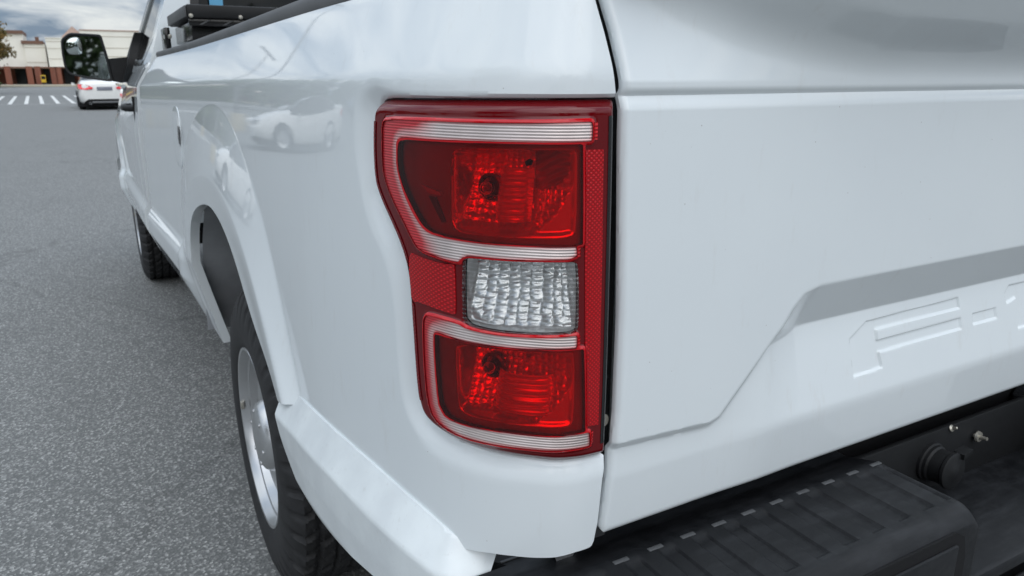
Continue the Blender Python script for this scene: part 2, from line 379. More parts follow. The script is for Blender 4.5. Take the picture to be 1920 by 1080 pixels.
BAND1 = chaikin([(0.2853,1.3086),(0.2185,1.3103),(0.1533,1.3105),(0.0908,1.3112),(0.0375,1.3128),(0.0348,1.3120),(0.0346,1.2950),(0.0375,1.2940),(0.0907,1.2934),(0.1536,1.2931),(0.2193,1.2920),(0.2522,1.2913),(0.2629,1.2877),(0.2640,1.2743),(0.2652,1.2583),(0.2587,1.2424),(0.2513,1.2283),(0.2410,1.2146),(0.2301,1.2029),(0.2187,1.1938),(0.2028,1.1900),(0.1553,1.1880),(0.0898,1.1891),(0.0490,1.1902),(0.0471,1.1898),(0.0468,1.1773),(0.0797,1.1762),(0.1193,1.1748),(0.1522,1.1744),(0.1630,1.1731),(0.1700,1.1675),(0.1708,1.1650),(0.2036,1.1674),(0.2290,1.1706),(0.2382,1.1776),(0.2583,1.2014),(0.2806,1.2248),(0.2936,1.2447),(0.2957,1.2628),(0.2934,1.2869),(0.2920,1.3018)], 1)
BAND2 = chaikin([(0.2168,1.0971),(0.1738,1.0966),(0.1617,1.0921),(0.1306,1.0910),(0.0988,1.0916),(0.0686,1.0934),(0.0460,1.0954),(0.0447,1.0948),(0.0445,1.0820),(0.0460,1.0814),(0.0685,1.0806),(0.1087,1.0792),(0.1571,1.0775),(0.1788,1.0782),(0.2010,1.0804),(0.2078,1.0788),(0.2098,1.0733),(0.2094,1.0397),(0.2058,0.9936),(0.2009,0.9850),(0.1935,0.9778),(0.1683,0.9759),(0.1413,0.9776),(0.1123,0.9788),(0.0710,0.9792),(0.0517,0.9805),(0.0300,0.9816),(0.0285,0.9810),(0.0272,0.9655),(0.0290,0.9648),(0.0643,0.9633),(0.1123,0.9628),(0.1415,0.9617),(0.1686,0.9614),(0.1939,0.9641),(0.2139,0.9714),(0.2225,0.9906),(0.2262,1.0352),(0.2258,1.0836),(0.2234,1.0931)], 1)
WIN1 = chaikin([(0.2523,1.2885),(0.2194,1.2894),(0.1536,1.2905),(0.0906,1.2910),(0.0450,1.2917),(0.0438,1.2910),(0.0414,1.1935),(0.0425,1.1915),(0.0898,1.1910),(0.1553,1.1900),(0.2010,1.1925),(0.2160,1.1964),(0.2272,1.2055),(0.2480,1.2304),(0.2555,1.2427),(0.2618,1.2586),(0.2601,1.2833)], 1)
WIN2 = chaikin([(0.2053,1.0775),(0.1788,1.0764),(0.1571,1.0756),(0.1087,1.0774),(0.0684,1.0788),(0.0385,1.0795),(0.0372,1.0785),(0.0332,0.9845),(0.0345,0.9833),(0.0517,0.9824),(0.0710,0.9812),(0.1123,0.9807),(0.1413,0.9795),(0.1683,0.9779),(0.1918,0.9803),(0.1983,0.9871),(0.2031,0.9951),(0.2067,1.0404),(0.2072,1.0739)], 1)
REV = chaikin([(0.1630,1.1708),(0.1522,1.1718),(0.1193,1.1727),(0.0797,1.1738),(0.0479,1.1740),(0.0438,1.1699),(0.0420,1.1014),(0.0454,1.0977),(0.0687,1.0962),(0.0988,1.0944),(0.1306,1.0938),(0.1603,1.0950),(0.1680,1.1000),(0.1692,1.1053),(0.1686,1.1640)], 2)
REFR = np.array([(0.0410,1.2862),(0.0212,1.2858),(0.0180,1.1419),(0.0160,0.9868),(0.0322,0.9880),(0.0368,1.1444)])
REFL = chaikin([(0.2502,1.1640),(0.2352,1.1618),(0.1900,1.1592),(0.1800,1.1622),(0.1772,1.1600),(0.1772,1.1060),(0.1800,1.1046),(0.2303,1.1082),(0.2500,1.1060),(0.2520,1.1319)], 1)
CAV1 = chaikin([(0.1780,1.2830),(0.1500,1.2850),(0.0600,1.2872),(0.0478,1.2865),(0.0462,1.2750),(0.0455,1.2050),(0.0500,1.1985),(0.0899,1.1965),(0.1650,1.1952),(0.1790,1.1975),(0.1842,1.2050),(0.1850,1.2172),(0.1838,1.2760)], 1)
CAV2 = chaikin([(0.1800,1.0690),(0.1500,1.0712),(0.1123,1.0735),(0.0500,1.0745),(0.0440,1.0730),(0.0430,0.9950),(0.0470,0.9880),(0.0607,0.9868),(0.1123,0.9862),(0.1650,0.9850),(0.1770,0.9875),(0.1815,0.9960),(0.1844,1.0600)], 1)
OPEN = [(1.930,0.30),(1.925,0.56),(1.918,0.6932),(1.9080,0.7666),(1.8794,0.8735),(1.8089,0.9506),(1.6913,0.9998),(1.5265,1.0372),(1.3916,1.0503),(1.2638,1.0337),(1.1480,0.9980),(1.0557,0.9445),(0.9744,0.8859),(0.8904,0.8504),(0.7937,0.8140),(0.745,0.770),(0.70,0.73),(0.55,0.30)]
INNER = [(2.00,0.30),(1.995,0.60),(1.9850,0.7840),(1.9724,0.8903),(1.9348,0.9633),(1.8139,1.0439),(1.6042,1.0957),(1.4266,1.1212),(1.2690,1.1186),(1.1406,1.1005),(1.0383,1.0663),(0.9141,0.9946),(0.8439,0.9394),(0.7727,0.8482),(0.735,0.805),(0.66,0.74),(0.50,0.30)]
OUTER = [(2.23,0.30),(2.225,0.65),(2.2200,0.8262),(2.2100,0.9003),(2.1675,0.9762),(2.0588,1.0807),(1.9340,1.1648),(1.7281,1.2433),(1.5384,1.2784),(1.4061,1.2917),(1.2266,1.2839),(1.0941,1.2415),(0.9691,1.1691),(0.8616,1.0939),(0.7898,1.0098),(0.7454,0.9030),(0.7250,0.8478),(0.700,0.80),(0.62,0.74),(0.46,0.30)]
OPEN, INNER, OUTER = spoly(OPEN, 240, 60), spoly(INNER, 240, 160), spoly(OUTER, 240, 160)
FC = (1.40, .62); FTH = np.linspace(-.9, math.pi+.9, 220)
def polar(P):
    a = np.arctan2(P[:, 1]-FC[1], P[:, 0]-FC[0]); a = np.where(a < -math.pi/2, a+2*math.pi, a); r = np.hypot(P[:, 0]-FC[0], P[:, 1]-FC[1]); k = np.argsort(a)
    q = np.interp(FTH, a[k], r[k])
    for _ in range(60): q[1:-1] = .25*q[:-2]+.5*q[1:-1]+.25*q[2:]
    return q
FRO, FRI = polar(OUTER), polar(INNER); FRO = np.maximum(FRO, FRI+.03)
RECESS = chaikin([(0.330,1.352),(0.3748,1.3345),(0.3859,1.3050),(0.3850,1.2549),(0.3592,1.1784),(0.3191,1.1453),(0.2990,1.0967),(0.2960,0.9991),(0.2836,0.9500),(0.2386,0.9180),(0.1916,0.9130),(0.05,0.9200),(-.05,0.9230),(-.05,1.338),(0.05,1.3385),(0.2,1.3375),(0.29,1.342)], 2)

def ycont(s): return np.interp(s, CS, CQ[:, 1])
def zcrease(s): return 1.357-.016*ycont(s)
def zrail(s): return 1.462-.010*ycont(s)
SEAM = np.array([(-.05,.80),(.05,.805),(.15,.806),(.173,.8117),(.194,.822),(.2424,.834),(.3055,.8387),(.3842,.8424),(.4854,.8402),(.6512,.8275),(.8107,.7948),(.91,.769)])
def lower_slope(s, d): return .0150*(1-np.exp(-np.clip(d, 0, 1)/.22))*sstep((s-.22)/.40)
def side_off(s, z, lamp=True):
    """outward relief of the bed side over its plan contour"""
    s = np.asarray(s, float); z = np.asarray(z, float)
    zc = zcrease(s); h = z-zc
    k = np.interp(s, [0, .08, .25, .5, 1.5, 3.05], [.20, .28, .36, .38, .45, .70])
    sm = .006; hp = .5*(h+np.sqrt(h*h+sm*sm))
    o = -k*hp-.9*np.clip(z-(zrail(s)-.02), 0, 1)**2*8
    o = o+lower_slope(s, -h)
    # wheel-arch flare
    m = (s > .4) & (s < 2.4) & (z < 1.31)
    if m.any():
        si, zi = s[m], z[m]
        th = np.arctan2(zi-FC[1], si-FC[0]); th = np.where(th < -math.pi/2, th+2*math.pi, th); rr = np.hypot(si-FC[0], zi-FC[1]); ro, ri = np.interp(th, FTH, FRO), np.interp(th, FTH, FRI)
        t = np.clip((ro-rr)/(ro-ri), 0, 1); di = rr-ri
        f = t
        fl = .025*f - .004*sstep(-di/.10)
        o2 = o.copy(); o2[m] += fl; o = o2
    # rocker bulge ahead of the arch, tucked under below
    fr = sstep((s-1.95)/.25)
    o = o+fr*(.022*sstep((.815-z)/.055)-.42*np.clip(.70-z, 0, 1))
    o = o-.25*(1-fr)*sstep((s-1.5)/.3)*np.clip(.80-z, 0, 1)
    # moat round the lamp
    if lamp:
        m = (s < .45) & (z > .85)
        if m.any():
            si, zi = s[m], z[m]; dr = psdf(si, zi, RECESS); dl = psdf(si, zi, OUTL)
            t = np.clip(-dr/np.maximum(-dr+np.maximum(dl, 0), 1e-5), 0, 1); t = np.where(dr > 0, 0, t)
            wide = np.clip((-dr+np.maximum(dl, 0))/.04, .12, 1.)
            o2 = o.copy(); o2[m] -= .011*wide*sstep(t*1.05)+.0035*np.clip(1-(dl-.0015)/.004, 0, 1)**2; o = o2
    return o
def side_pos(s, z): return cpos(s, z, side_off(s, z))
EDGE = np.array([(.80,.017),(.831,.0135),(.8577,.0084),(.9181,.0034),(.943,-.0018),(1.330,.0005),(1.336,.0045),(1.3436,.0058),(1.3677,.0095),(1.3965,.0153),(1.4243,.0221),(1.48,.034)])
def side_sdf(s, z):
    d = -(psdf(s, z, OUTL)-.0016)
    d = np.maximum(d, -(psdf(s, z, OPEN)))
    d = np.maximum(d, np.interp(z, EDGE[:, 0], EDGE[:, 1])-s)
    zb = np.interp(s, [-.05, 0, .01, .037, .062, .087, .112, .14, .173, .194, .24, .3, .7, .8, 1.5, 1.93, 2.02, 3.2], [.830, .829, .8283, .8274, .8236, .8205, .8185, .815, .808, .812, .822, .826, .805, .780, .56, .51, .565, .575])
    return np.maximum(np.maximum(d, zb-z), z-zrail(s))
def norm2(s): return np.stack([np.interp(s, CS, CN[:, 0]), np.interp(s, CS, CN[:, 1]), 0*np.asarray(s)], -1)
def inward(dep):
    def f(s, z, P): return P-norm2(s)*dep
    return f
def lipround(s, z, P): return P-norm2(s)*.02
GAPS = SMAX-.10
bed = panel('bed_side', lines((-.004, .42, .0028), (.42, .72, .006), (.72, 2.3, .0075), (2.3, GAPS, .02)), lines((.46, .93, .008), (.93, 1.345, .0032), (1.345, 1.47, .005)), side_pos, side_sdf, 'white_paint', truck, lips=[inward(.0025), inward(.026)], flip=True, angle=32)
# fuel filler door, a slightly raised leaf with a gap round it
FU = np.array([2.085, 1.165])
def fuel_sdf(s, z): return np.maximum(np.abs((s-FU[0])/.075)**3+np.abs((z-FU[1])/.095)**3, 0)**(1/3)*.08-.08
panel('fuel_door', lines((1.99, 2.18, .006)), lines((1.05, 1.28, .006)), lambda s, z: cpos(s, z, side_off(s, z)+.0035-.002*sstep((fuel_sdf(s, z)+.012)/.012)), fuel_sdf, 'white_paint', truck, lips=[inward(.006)], flip=True)
panel('fuel_door_pull', lines((2.0, 2.036, .002)), lines((1.14, 1.21, .003)), lambda s, z: cpos(s, z, side_off(s, z)+.006), lambda s, z: ((s-2.018)/.015)**2+((z-1.176)/.030)**2-1, 'black_gloss', truck)

# lower flare behind the wheel
FLB = chaikin([(0.800,0.799),(0.772,0.772),(0.7256,0.7290),(0.6475,0.6900),(0.5824,0.6700),(0.50,0.676),(0.40,0.690),(0.30,0.702),(0.20,0.712),(0.15,0.718),(0.125,0.73),(0.125,0.78),(0.150,0.809),(0.173,0.8127),(0.194,0.823),(0.2424,0.835),(0.3055,0.8397),(0.3842,0.8434),(0.4854,0.8412),(0.6512,0.8285),(0.74,0.813),(0.797,0.803)], 1)
def fl_off(s, z):
    zs = np.interp(s, SEAM[:, 0], SEAM[:, 1]); zb = np.interp(s, [.15, .25, .45, .62, .70, .80], [.775, .788, .795, .784, .772, .76])
    t = np.clip((zs-z)/(zs-zb), -1, 1.3)
    r = np.where(t < 0, t*.02, np.where(t < 1, t-.05*np.sin(2*np.pi*t), 1.0))
    o = .032*r*np.where(t < 0, 60, 1)*1.0
    o = .0035+.0285*np.clip(t, -.1, 1)
    o = o-.05*np.clip(.735-z, 0, 1)-np.where(z < .69, (.69-z)*.3, 0)
    end = np.clip((.205-s)/.08, 0, 1)
    o = o-.11*(1-np.sqrt(np.clip(1-end**2, 0, 1)))
    return o+lower_slope(s, .5)
fls = panel('lower_flare', lines((.145, .81, .005)), lines((.66, .87, .004)), lambda s, z: cpos(s, z, fl_off(s, z)), lambda s, z: psdf(s, z, FLB), 'dusty_white_paint', truck, lips=[inward(.002), inward(.035)], flip=True, angle=55)
tr = [cpos(np.array([s]), np.array([z]), np.array([.024]))[0] for s, z in [(.64,.684),(.60,.668),(.55,.667),(.48,.674),(.40,.686),(.30,.698),(.2,.708)]]
MB().tube(tr, .007, 8).build('splash_trim', 'black_plastic', truck)

# wheel-well liner: bare metal wheelhouse ahead, a near-black section behind the wheel
def liner(f0, f1, nm, mt):
    n = 26; vs = []; fs = []
    for f in np.linspace(f0, f1, n):
        a = math.pi*(1.06-1.10*f); yy = 1.325+.60*math.cos(a); zv = .44+.645*math.sin(a)+.006*math.sin(f*60)
        for xx in (-.972, -.87, -.78, -.70): vs.append((xx, yy, max(zv, .20)))
    for i in range(n-1):
        for k in range(3): fs.append((i*4+k, i*4+k+1, (i+1)*4+k+1, (i+1)*4+k))
    vs += [(-.70, y, z) for _, y, z in vs[3::4]]+[(-.70, 1.335, .25)]
    m0 = len(vs)-n-1
    for i in range(n-1): fs.append((m0+i, m0+i+1, m0+n))
    MB().add(vs, fs).build(nm, mt, truck)
liner(.42, .915, 'wheel_well_liner', 'liner_grey'); liner(.17, .42, 'rear_wheel_well_liner', 'dark_void')
# plug and seam on the liner
MB().lathe([(0, .004), (.008, .004), (.010, 0)], (-.82, 1.335+.55*math.cos(.42), .44+.60*math.sin(.42)-.004), (0, -.9, -.4), 12).build('liner_plug', 'dark_void', truck)

# ------------------------------------------------------------------ tail light
lamp = empty('tail_light', (0, 0, 0), truck); lamp['label'] = 'red and clear tail light wrapping the rear corner'
_panel = panel
def panel(*a, **k): k['flip'] = True; return _panel(*a, **k)
def lens_off(s, z):
    d = -psdf(s, z, OUTL)
    o = .0045-.0135*(1-np.clip(d/.0125, 0, 1))**2.0
    for A, B in ((BAND1, WIN1), (BAND2, WIN2)):
        e = np.minimum(psdf(s, z, A), psdf(s, z, B))-.0048
        o = o+.0034*sstep(-e/.0036)
    e = psdf(s, z, REV)-.001; o = o-.0012*sstep(-e/.003)
    return o
def lens_pos(s, z): return cpos(s, z, lens_off(s, z))
LU, LV = lines((-.004, .336, .0021)), lines((.940, 1.3355, .0021))
def sub(P, g=.0): return lambda s, z: psdf(s, z, P)+g
def border_sdf(s, z):
    d = psdf(s, z, OUTL)
    for P in (BAND1, BAND2, WIN1, WIN2, REV): d = np.maximum(d, -(psdf(s, z, P)))
    return d
panel('lens_border', LU, LV, lens_pos, border_sdf, 'lens_border', lamp, lips=[inward(.006)], angle=50)
def bbox_lines(P, st, pad=.003): return lines((P[:, 0].min()-pad, P[:, 0].max()+pad, st)), lines((P[:, 1].min()-pad, P[:, 1].max()+pad, st))
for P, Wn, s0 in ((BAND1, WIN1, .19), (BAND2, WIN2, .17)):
    a, b = bbox_lines(P, .002)
    def red_bleed(s, z, P=P, Wn=Wn, s0=s0):
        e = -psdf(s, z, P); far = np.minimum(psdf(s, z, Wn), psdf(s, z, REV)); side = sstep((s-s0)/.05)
        return np.clip(.85*sstep((far-.006)/.014)*side+.55*(1-sstep(e/.0028))+.38*side+.06, 0, 1)  # painted red bleed, strongest on the outboard side and along edges
    panel('clear_band', a, b, lambda s, z: cpos(s, z, lens_off(s, z)-.0012), sub(P), 'ribbed_clear', lamp, attr=red_bleed)
    e_ = lambda s, z, P=P, Wn=Wn: np.minimum(psdf(s, z, P), psdf(s, z, Wn))
    panel('band_frame', lines((.015, .31, .0018)), lines((.95, 1.325, .0018)), lambda s, z: cpos(s, z, lens_off(s, z)+.0004), lambda s, z, e_=e_: np.maximum(np.maximum(e_(s, z)-.0036, .0003-e_(s, z)), np.maximum(-psdf(s, z, REV), .0235-s)), 'lens_red', lamp)
for nm, P, mt in (('red_window', WIN1, 'red_window'), ('red_window', WIN2, 'red_window'), ('reverse_window', REV, 'clear_window')):
    a, b = bbox_lines(P, .002); panel(nm, a, b, lens_pos, sub(P), mt, lamp)
a, b = bbox_lines(REFR, .002); panel('reflex_strip', a, b, lambda s, z: cpos(s, z, lens_off(s, z)+.0012), sub(REFR), 'reflex_red', lamp, lips=[inward(.002)])
a, b = bbox_lines(REFL, .002); panel('reflex_panel', a, b, lambda s, z: cpos(s, z, lens_off(s, z)+.0012), sub(REFL), 'reflex_red', lamp, lips=[inward(.002)])
# dark reflex strip down the outer edge
def edge_strip(s, z):
    d = -psdf(s, z, OUTL); k = np.maximum(np.abs(d-.0100)-.0052, np.maximum(.985-z, z-1.305)); k = np.maximum(k, .20-s)
    return np.maximum(k, -(psdf(s, z, REFL)-.003))
panel('edge_reflex', lines((.2, .336, .0018)), lines((.97, 1.31, .0022)), lambda s, z: cpos(s, z, lens_off(s, z)+.0010), edge_strip, 'reflex_dark', lamp)
# black gasket inside the inboard flange
def gasket(s, z):
    d = -psdf(s, z, OUTL); return np.maximum(np.maximum(np.abs(d-.0105)-.0034, s-.022), np.maximum(.962-z, z-1.318))
panel('gasket', lines((0, .075, .0016)), lines((.95, 1.326, .0022)), lambda s, z: cpos(s, z, lens_off(s, z)+.0006), gasket, 'black_gloss', lamp)
# red ribs closing the clear bands at their inner end
for z0, z1, s0, s1 in ((1.2955, 1.3125, .0285, .0335), (.9665, .981, .0225, .0268), (1.178, 1.1895, .0425, .046), (1.0825, 1.094, .0405, .0435)):
    panel('end_ribs', lines((s0, s1, .0015)), lines((z0, z1, .0015)), lambda s, z: cpos(s, z, lens_off(s, z)+.0008), None, 'ribbed_red', lamp)
# lamp interior ------------------------------------------------------
def bezel(P, cav, nm='bezel'):
    a, b = bbox_lines(P, .0025, .006)
    panel(nm, a, b, lambda s, z: cpos(s, z, lens_off(s, z)-.0075), lambda s, z: np.maximum(psdf(s, z, P)-.004, -psdf(s, z, cav)), 'bezel_red', lamp, lips=[inward(.004)])
bezel(WIN1, CAV1); bezel(WIN2, CAV2)
rs = np.random.RandomState(3)
TILT = rs.rand(200, 200, 2)-.5
def pillows(s, z, ps, pz, bulge, tilt):
    a, b = s/ps, z/pz; i, j = np.floor(a).astype(int), np.floor(b).astype(int); fa, fb = a-i-.5, b-j-.5
    T = TILT[i % 200, j % 200]
    return bulge*(1-4*fa*fa)*(1-4*fb*fb)+tilt*(T[..., 0]*fa*ps+T[..., 1]*fb*pz)
def reflector(cav, depth, ps, pz, bulge, tilt, bulbs, smid, zmid, curve, mt='reflector_metal', st=.0013, lean=.34, wallw=.007):
    a, b = bbox_lines(cav, st, .002)
    def off(s, z):
        d = -psdf(s, z, cav); wall = sstep(d/wallw)
        bowl = depth-curve*((s-smid)**2+(z-zmid)**2)
        o = np.minimum(-bowl-lean*(z-zmid)+pillows(s, z, ps, pz, bulge, tilt), lens_off(s, z)-.012)
        for bs, bz, r in bulbs:
            q = np.hypot(s-bs, z-bz); o = np.where(q < r, -depth-.012, o)
        return (lens_off(s, z)-.0085)*(1-wall)+o*wall
    return panel('reflector', a, b, lambda s, z: cpos(s, z, off(s, z)), sub(cav), mt, lamp, angle=60)
reflector(CAV1, .034, .0085, .0075, .0014, .42, [(.152, 1.2420, .0112)], .140, 1.240, 4.0)
reflector(CAV2, .034, .0085, .0075, .0014, .42, [(.150, 1.0400, .0112)], .135, 1.030, 4.0)
reflector(REV, .028, .0140, .0066, .0013, .38, [], .10, 1.135, 2.5, 'soft_chrome', lean=.30, wallw=.0035)
def bulb(s, z):
    c = Vector(cpos(np.array([s]), np.array([z]), np.array([-.030]))[0]); nn = Vector(norm2(np.array([s]))[0])
    MB().lathe([(.0145, -.004), (.0150, .0015), (.0125, .003), (.0115, -.002), (.0115, -.012), (0, -.012)], c, nn, 32).build('bulb_socket', 'lens_border', lamp)
    MB().lathe([(0, .016), (.004, .0155), (.0068, .012), (.0075, .007), (.0055, .001), (.0045, -.010)], c, nn, 20).build('bulb', 'red_window', lamp)
bulb(.152, 1.242); bulb(.150, 1.040)
def block(s0, s1, z0, z1, o, mt):
    panel('fluted_block', lines((s0, s1, .004)), lines((z0, z1, .0012)), lambda s, z: cpos(s, z, o-.32*(z-(z0+z1)/2)+.0012*np.abs(np.sin(z*math.pi/.0055))-.012*np.abs((s-(s0+s1)/2)/(s1-s0)*2)**3), None, mt, lamp, angle=20)
simple('block_red', (1., .16, .10), .15, .45, var=.04)
block(.094, .1355, 1.2125, 1.2650, -.007, 'block_red'); block(.064, .137, 1.0000, 1.0420, -.006, 'block_red')
# finely ribbed side wings on the inboard side of each chamber
panel('ribbed_wing', lines((.0475, .093, .003)), lines((1.2145, 1.2860, .002)), lambda s, z: cpos(s, z, -.006-.020*(s-.0475)/.0455), None, 'ribbed_dark_red', lamp)
panel('ribbed_wing', lines((.0475, .093, .003)), lines((1.1975, 1.2150, .0015)), lambda s, z: cpos(s, z, -.006-.030*(z-1.1975)/.0175), lambda s, z: (z-1.1975)-(s-.045)*.48, 'ribbed_red', lamp)
panel('ribbed_wing', lines((.0445, .0635, .002)), lines((.9900, 1.0730, .002)), lambda s, z: cpos(s, z, -.009-.020*(s-.0445)/.019), lambda s, z: (.992+(s-.0445)*.7)-z, 'ribbed_red', lamp)
panel('ribbed_wing', lines((.0635, .105, .003)), lines((1.0440, 1.0735, .002)), lambda s, z: cpos(s, z, -.034+0*s), None, 'ribbed_dark_red', lamp)
# wedge moulding in the side of the upper chamber
mb = MB(); W = lambda s, z, o: cpos(np.array([s]), np.array([z]), np.array([o]))[0]
mb.prism([(.226, 1.2420), (.196, 1.2365), (.196, 1.2330), (.214, 1.2345)], lambda s, z: W(s, z, .004), lambda s, z: W(s, z, -.006)).build('wedge_moulding', 'lens_red', lamp, False)
MB().prism([(.2165, 1.2310), (.205, 1.2305), (.192, 1.2060), (.197, 1.2040)], lambda s, z: W(s, z, .0022), lambda s, z: W(s, z, -.006)).build('slot_recess', 'lens_border', lamp, False)
MB().prism([(.103, 1.2715), (.099, 1.2745), (.095, 1.2725), (.096, 1.2685), (.101, 1.2675)], lambda s, z: W(s, z, -.016), lambda s, z: W(s, z, -.022)).build('screw_hole', 'dark_void', lamp, False)
# housing shell behind everything
panel('housing', lines((-.002, .325, .01)), lines((.945, 1.331, .01)), lambda s, z: cpos(s, z, -.062+0*s), sub(OUTL, .004), 'dark_void', lamp)

panel = _panel
# ------------------------------------------------------------------ tailgate
gate = None
TGE = np.array([(.80,-.7595),(.83,-.7595),(.8417,-.7608),(.8721,-.7570),(.9165,-.7535),(.9462,-.7525),(.9604,-.7526),(.9891,-.7510),(1.1015,-.7507),(1.2912,-.7585),(1.3344,-.7592),(1.3421,-.7582),(1.3602,-.7595),(1.3966,-.7650),(1.4247,-.7715),(1.48,-.7855)])
GRO = np.array([(-.90,.9530),(-.7552,.9523),(-.620,.9466),(-.6049,.9463),(-.5921,.9504),(-.4941,1.0526),(-.4781,1.0748),(-.4609,1.0899),(-.4321,1.0968),(-.30,1.0975)])
GROP = np.vstack([GRO, GRO[::-1]*np.array([-1, 1]), [(.9, .5), (-.9, .5)]])
def bars(polys): return [np.array(p) for p in polys]
LET = bars([
 [(-.3417,1.0024),(-.3026,1.0223),(-.0813,1.0250),(-.0785,1.0070),(-.2816,1.0061),(-.2806,.9920),(-.0772,.9927),(-.0776,.9745),(-.2792,.9735),(-.2743,.9504),(-.339,.9481)],
 [(-.0462,.9945),(.020,.9950),(.0214,.9767),(-.0465,.9760)],
 [(.046,1.0128),(.060,1.0250),(.118,1.0250),(.118,.9500),(.080,.9500),(.080,1.0020),(.051,.9960)],
 [(.136,1.0250),(.222,1.0250),(.222,1.0080),(.170,1.0070),(.170,.9960),(.212,.9960),(.224,.9870),(.224,.9590),(.212,.9500),(.136,.9500),(.136,.9660),(.190,.9670),(.190,.9800),(.136,.9800)],
 [(.252,1.0250),(.330,1.0250),(.342,1.0160),(.342,.9590),(.330,.9500),(.252,.9500),(.240,.9590),(.240,1.0160)]])
LET = [p+np.array([.012, -.005]) for p in LET]
ZERO_IN = np.array([.012, -.005])+np.array([(.274,1.0060),(.308,1.0060),(.308,.9690),(.274,.9690)])
def gate_y(x, z):
    ax = np.abs(x)
    dz = z-1.3365
    y = np.where(dz >= 0, .0052*np.clip(1-dz/.0085, 0, 1)**2, .0052*np.clip(1+dz/.0150, 0, 1)**1.4)
    y = y+.010*np.clip((ax-.70)/.07, 0, 1)**3*0
    # upper corner leans in, spoiler overhang swells out towards the middle
    lean = .30*np.clip(z-1.352, 0, 1)*(1-sstep((-.46-(-ax)-0)/-.30))
    lean = .26*np.clip(z-1.350, 0, 1)*sstep((ax-.46)/.25)
    zb = np.interp(ax, [0, .06, .40, .50, .60, .68, .74, .80], [1.3720, 1.3720, 1.3740, 1.3850, 1.4010, 1.4220, 1.45, 1.49])
    h = z-zb; r = .022; hp = np.where(h < -r, 0, np.where(h > r, h, (h+r)**2/(4*r)))
    y = y+lean-1.15*hp+.30*np.clip(h-.045, 0, 1)
    # lower recessed panel
    d = -psdf(x, z, GROP)
    amp = np.interp(ax, [.30, .440, .505, .60, .66], [.030, .030, .0140, .0085, .0078]); wd = np.interp(ax, [.3, .430, .505, .55, .60], [.064, .064, .013, .011, .010])
    rec = np.clip((z-.915)/(1.034-.915), 0, 1)
    fl = sstep((.62-ax)/.12)
    tt = np.clip(d/wd, 0, 1); y = y+amp*tt*((1-fl)*np.interp(z, [.83, .935], [.38, 1.])+fl*(.10+.90*rec))
    lo = np.clip(.905-z, 0, 1); y = y+.08*lo
    
    # stamped characters
    m = (ax < .36) & (z > .94) & (z < 1.035)
    if m.any():
        xi, zi = x[m], z[m]; e = np.full(xi.shape, 1.)
        for k, P in enumerate(LET):
            q = psdf(xi, zi, P)
            if k == 4: q = np.maximum(q, -psdf(xi, zi, ZERO_IN))
            e = np.minimum(e, q)
        y2 = y.copy(); y2[m] += .0034*sstep((-e+.0008)/.0032); y = y2
    # rolled edges
    xe = -np.interp(z, TGE[:, 0], TGE[:, 1]); de = np.minimum(xe-ax, z-.8295)
    y = y+.006*np.clip(1-de/.007, 0, 1)**2
    return y
def gate_pos(x, z): return np.stack([x, gate_y(x, z), z], -1)
def gate_sdf(x, z):
    xe = -np.interp(z, TGE[:, 0], TGE[:, 1]); cr_ = np.hypot(np.maximum(np.abs(x)-xe+.012, 0), np.maximum(.842-z, 0))-.012
    return np.maximum(np.maximum(np.abs(x)-xe, .8295-z), np.maximum(np.where((np.abs(x) > xe-.012) & (z < .842), cr_, -1), z-1.462))
gate = panel('tailgate', lines((-.795, -.735, .0025), (-.735, -.36, .0038), (-.36, .10, .0017), (.10, .36, .004), (.36, .735, .012), (.735, .795, .0025)), lines((.825, .938, .004), (.938, 1.035, .0017), (1.035, 1.11, .0025), (1.11, 1.32, .008), (1.32, 1.36, .0016), (1.36, 1.465, .004)), gate_pos, gate_sdf, 'white_paint', truck,
             lips=[lambda x, z, P: P+np.array([0, .005, 0]), lambda x, z, P: P+np.stack([-np.sign(x)*.03*(np.abs(x) > .7), .007+0*x, .012*(z < .85)], -1)], angle=34)
mb = MB().box((-.725, .061, .835), (.725, .068, 1.45)); mb.build('inner_skin', 'white_paint', gate, False)
mb = MB().box((-.775, -.02, 1.463), (.775, .07, 1.475), .004); mb.build('top_cap', 'rail_plastic', gate)
# door jamb seen through the tailgate gap
for sx_ in (-1, 1):
    MB().box((sx_*.728, .045, .80), (sx_*.80, .075, 1.45)).build('tailgate_jamb', 'jamb_grey', truck, False)
    MB().box((sx_*.7585, .018, .985), (sx_*.790, .05, 1.0)).build('jamb_bumper', 'black_plastic', truck, False)
    MB().lathe([(0, .0), (.008, 0), (.008, .02), (0, .02)], (sx_*.7600, .014, .978), (0, 1, 0), 14).build('striker_bolt', 'bolt_metal', truck)
    MB().tube([(sx_*.764, .025, 1.03), (sx_*.762, .020, 1.027), (sx_*.754, .022, 1.029)], .006, 8).build('gate_cable', 'dark_void', truck)
# ------------------------------------------------------------------ bumper
bump = empty('rear_bumper', (0, 0, 0), truck); bump['label'] = 'black step bumper with ribbed pads'
PADX0, PADX1, PADZ = -.905, -.243, .800
def pad_h(x, y):
    z = np.full(x.shape, PADZ)
    ph = ((x+.768)/.052) % 1.0
    rib = np.where(ph < .5, 1., 0.)
    e = np.minimum(np.minimum(ph, np.abs(.5-ph)), 1-ph)*.052
    edge = sstep(e/.0035)
    inside = sstep((-.012-y)/.004)*sstep((y+.118+.006*np.where(ph < .5, 1, 0))/.004)*sstep((-.262-x)/.004)*sstep((x+.80)/.004)
    z = z-.0036*(1-rib)*edge*inside-.0008*inside
    # front edge and end round over
    yf = -.150+.55*np.clip(-.80-x, 0, 1)
    z = z-.022*np.clip((yf+.030-y)/.030, 0, 1)**2.2
    z = z-.016*np.clip((x-(PADX1-.028))/.028, 0, 1)**2.2
    return z-.016*np.clip((y-.0)/.05, 0, 1)
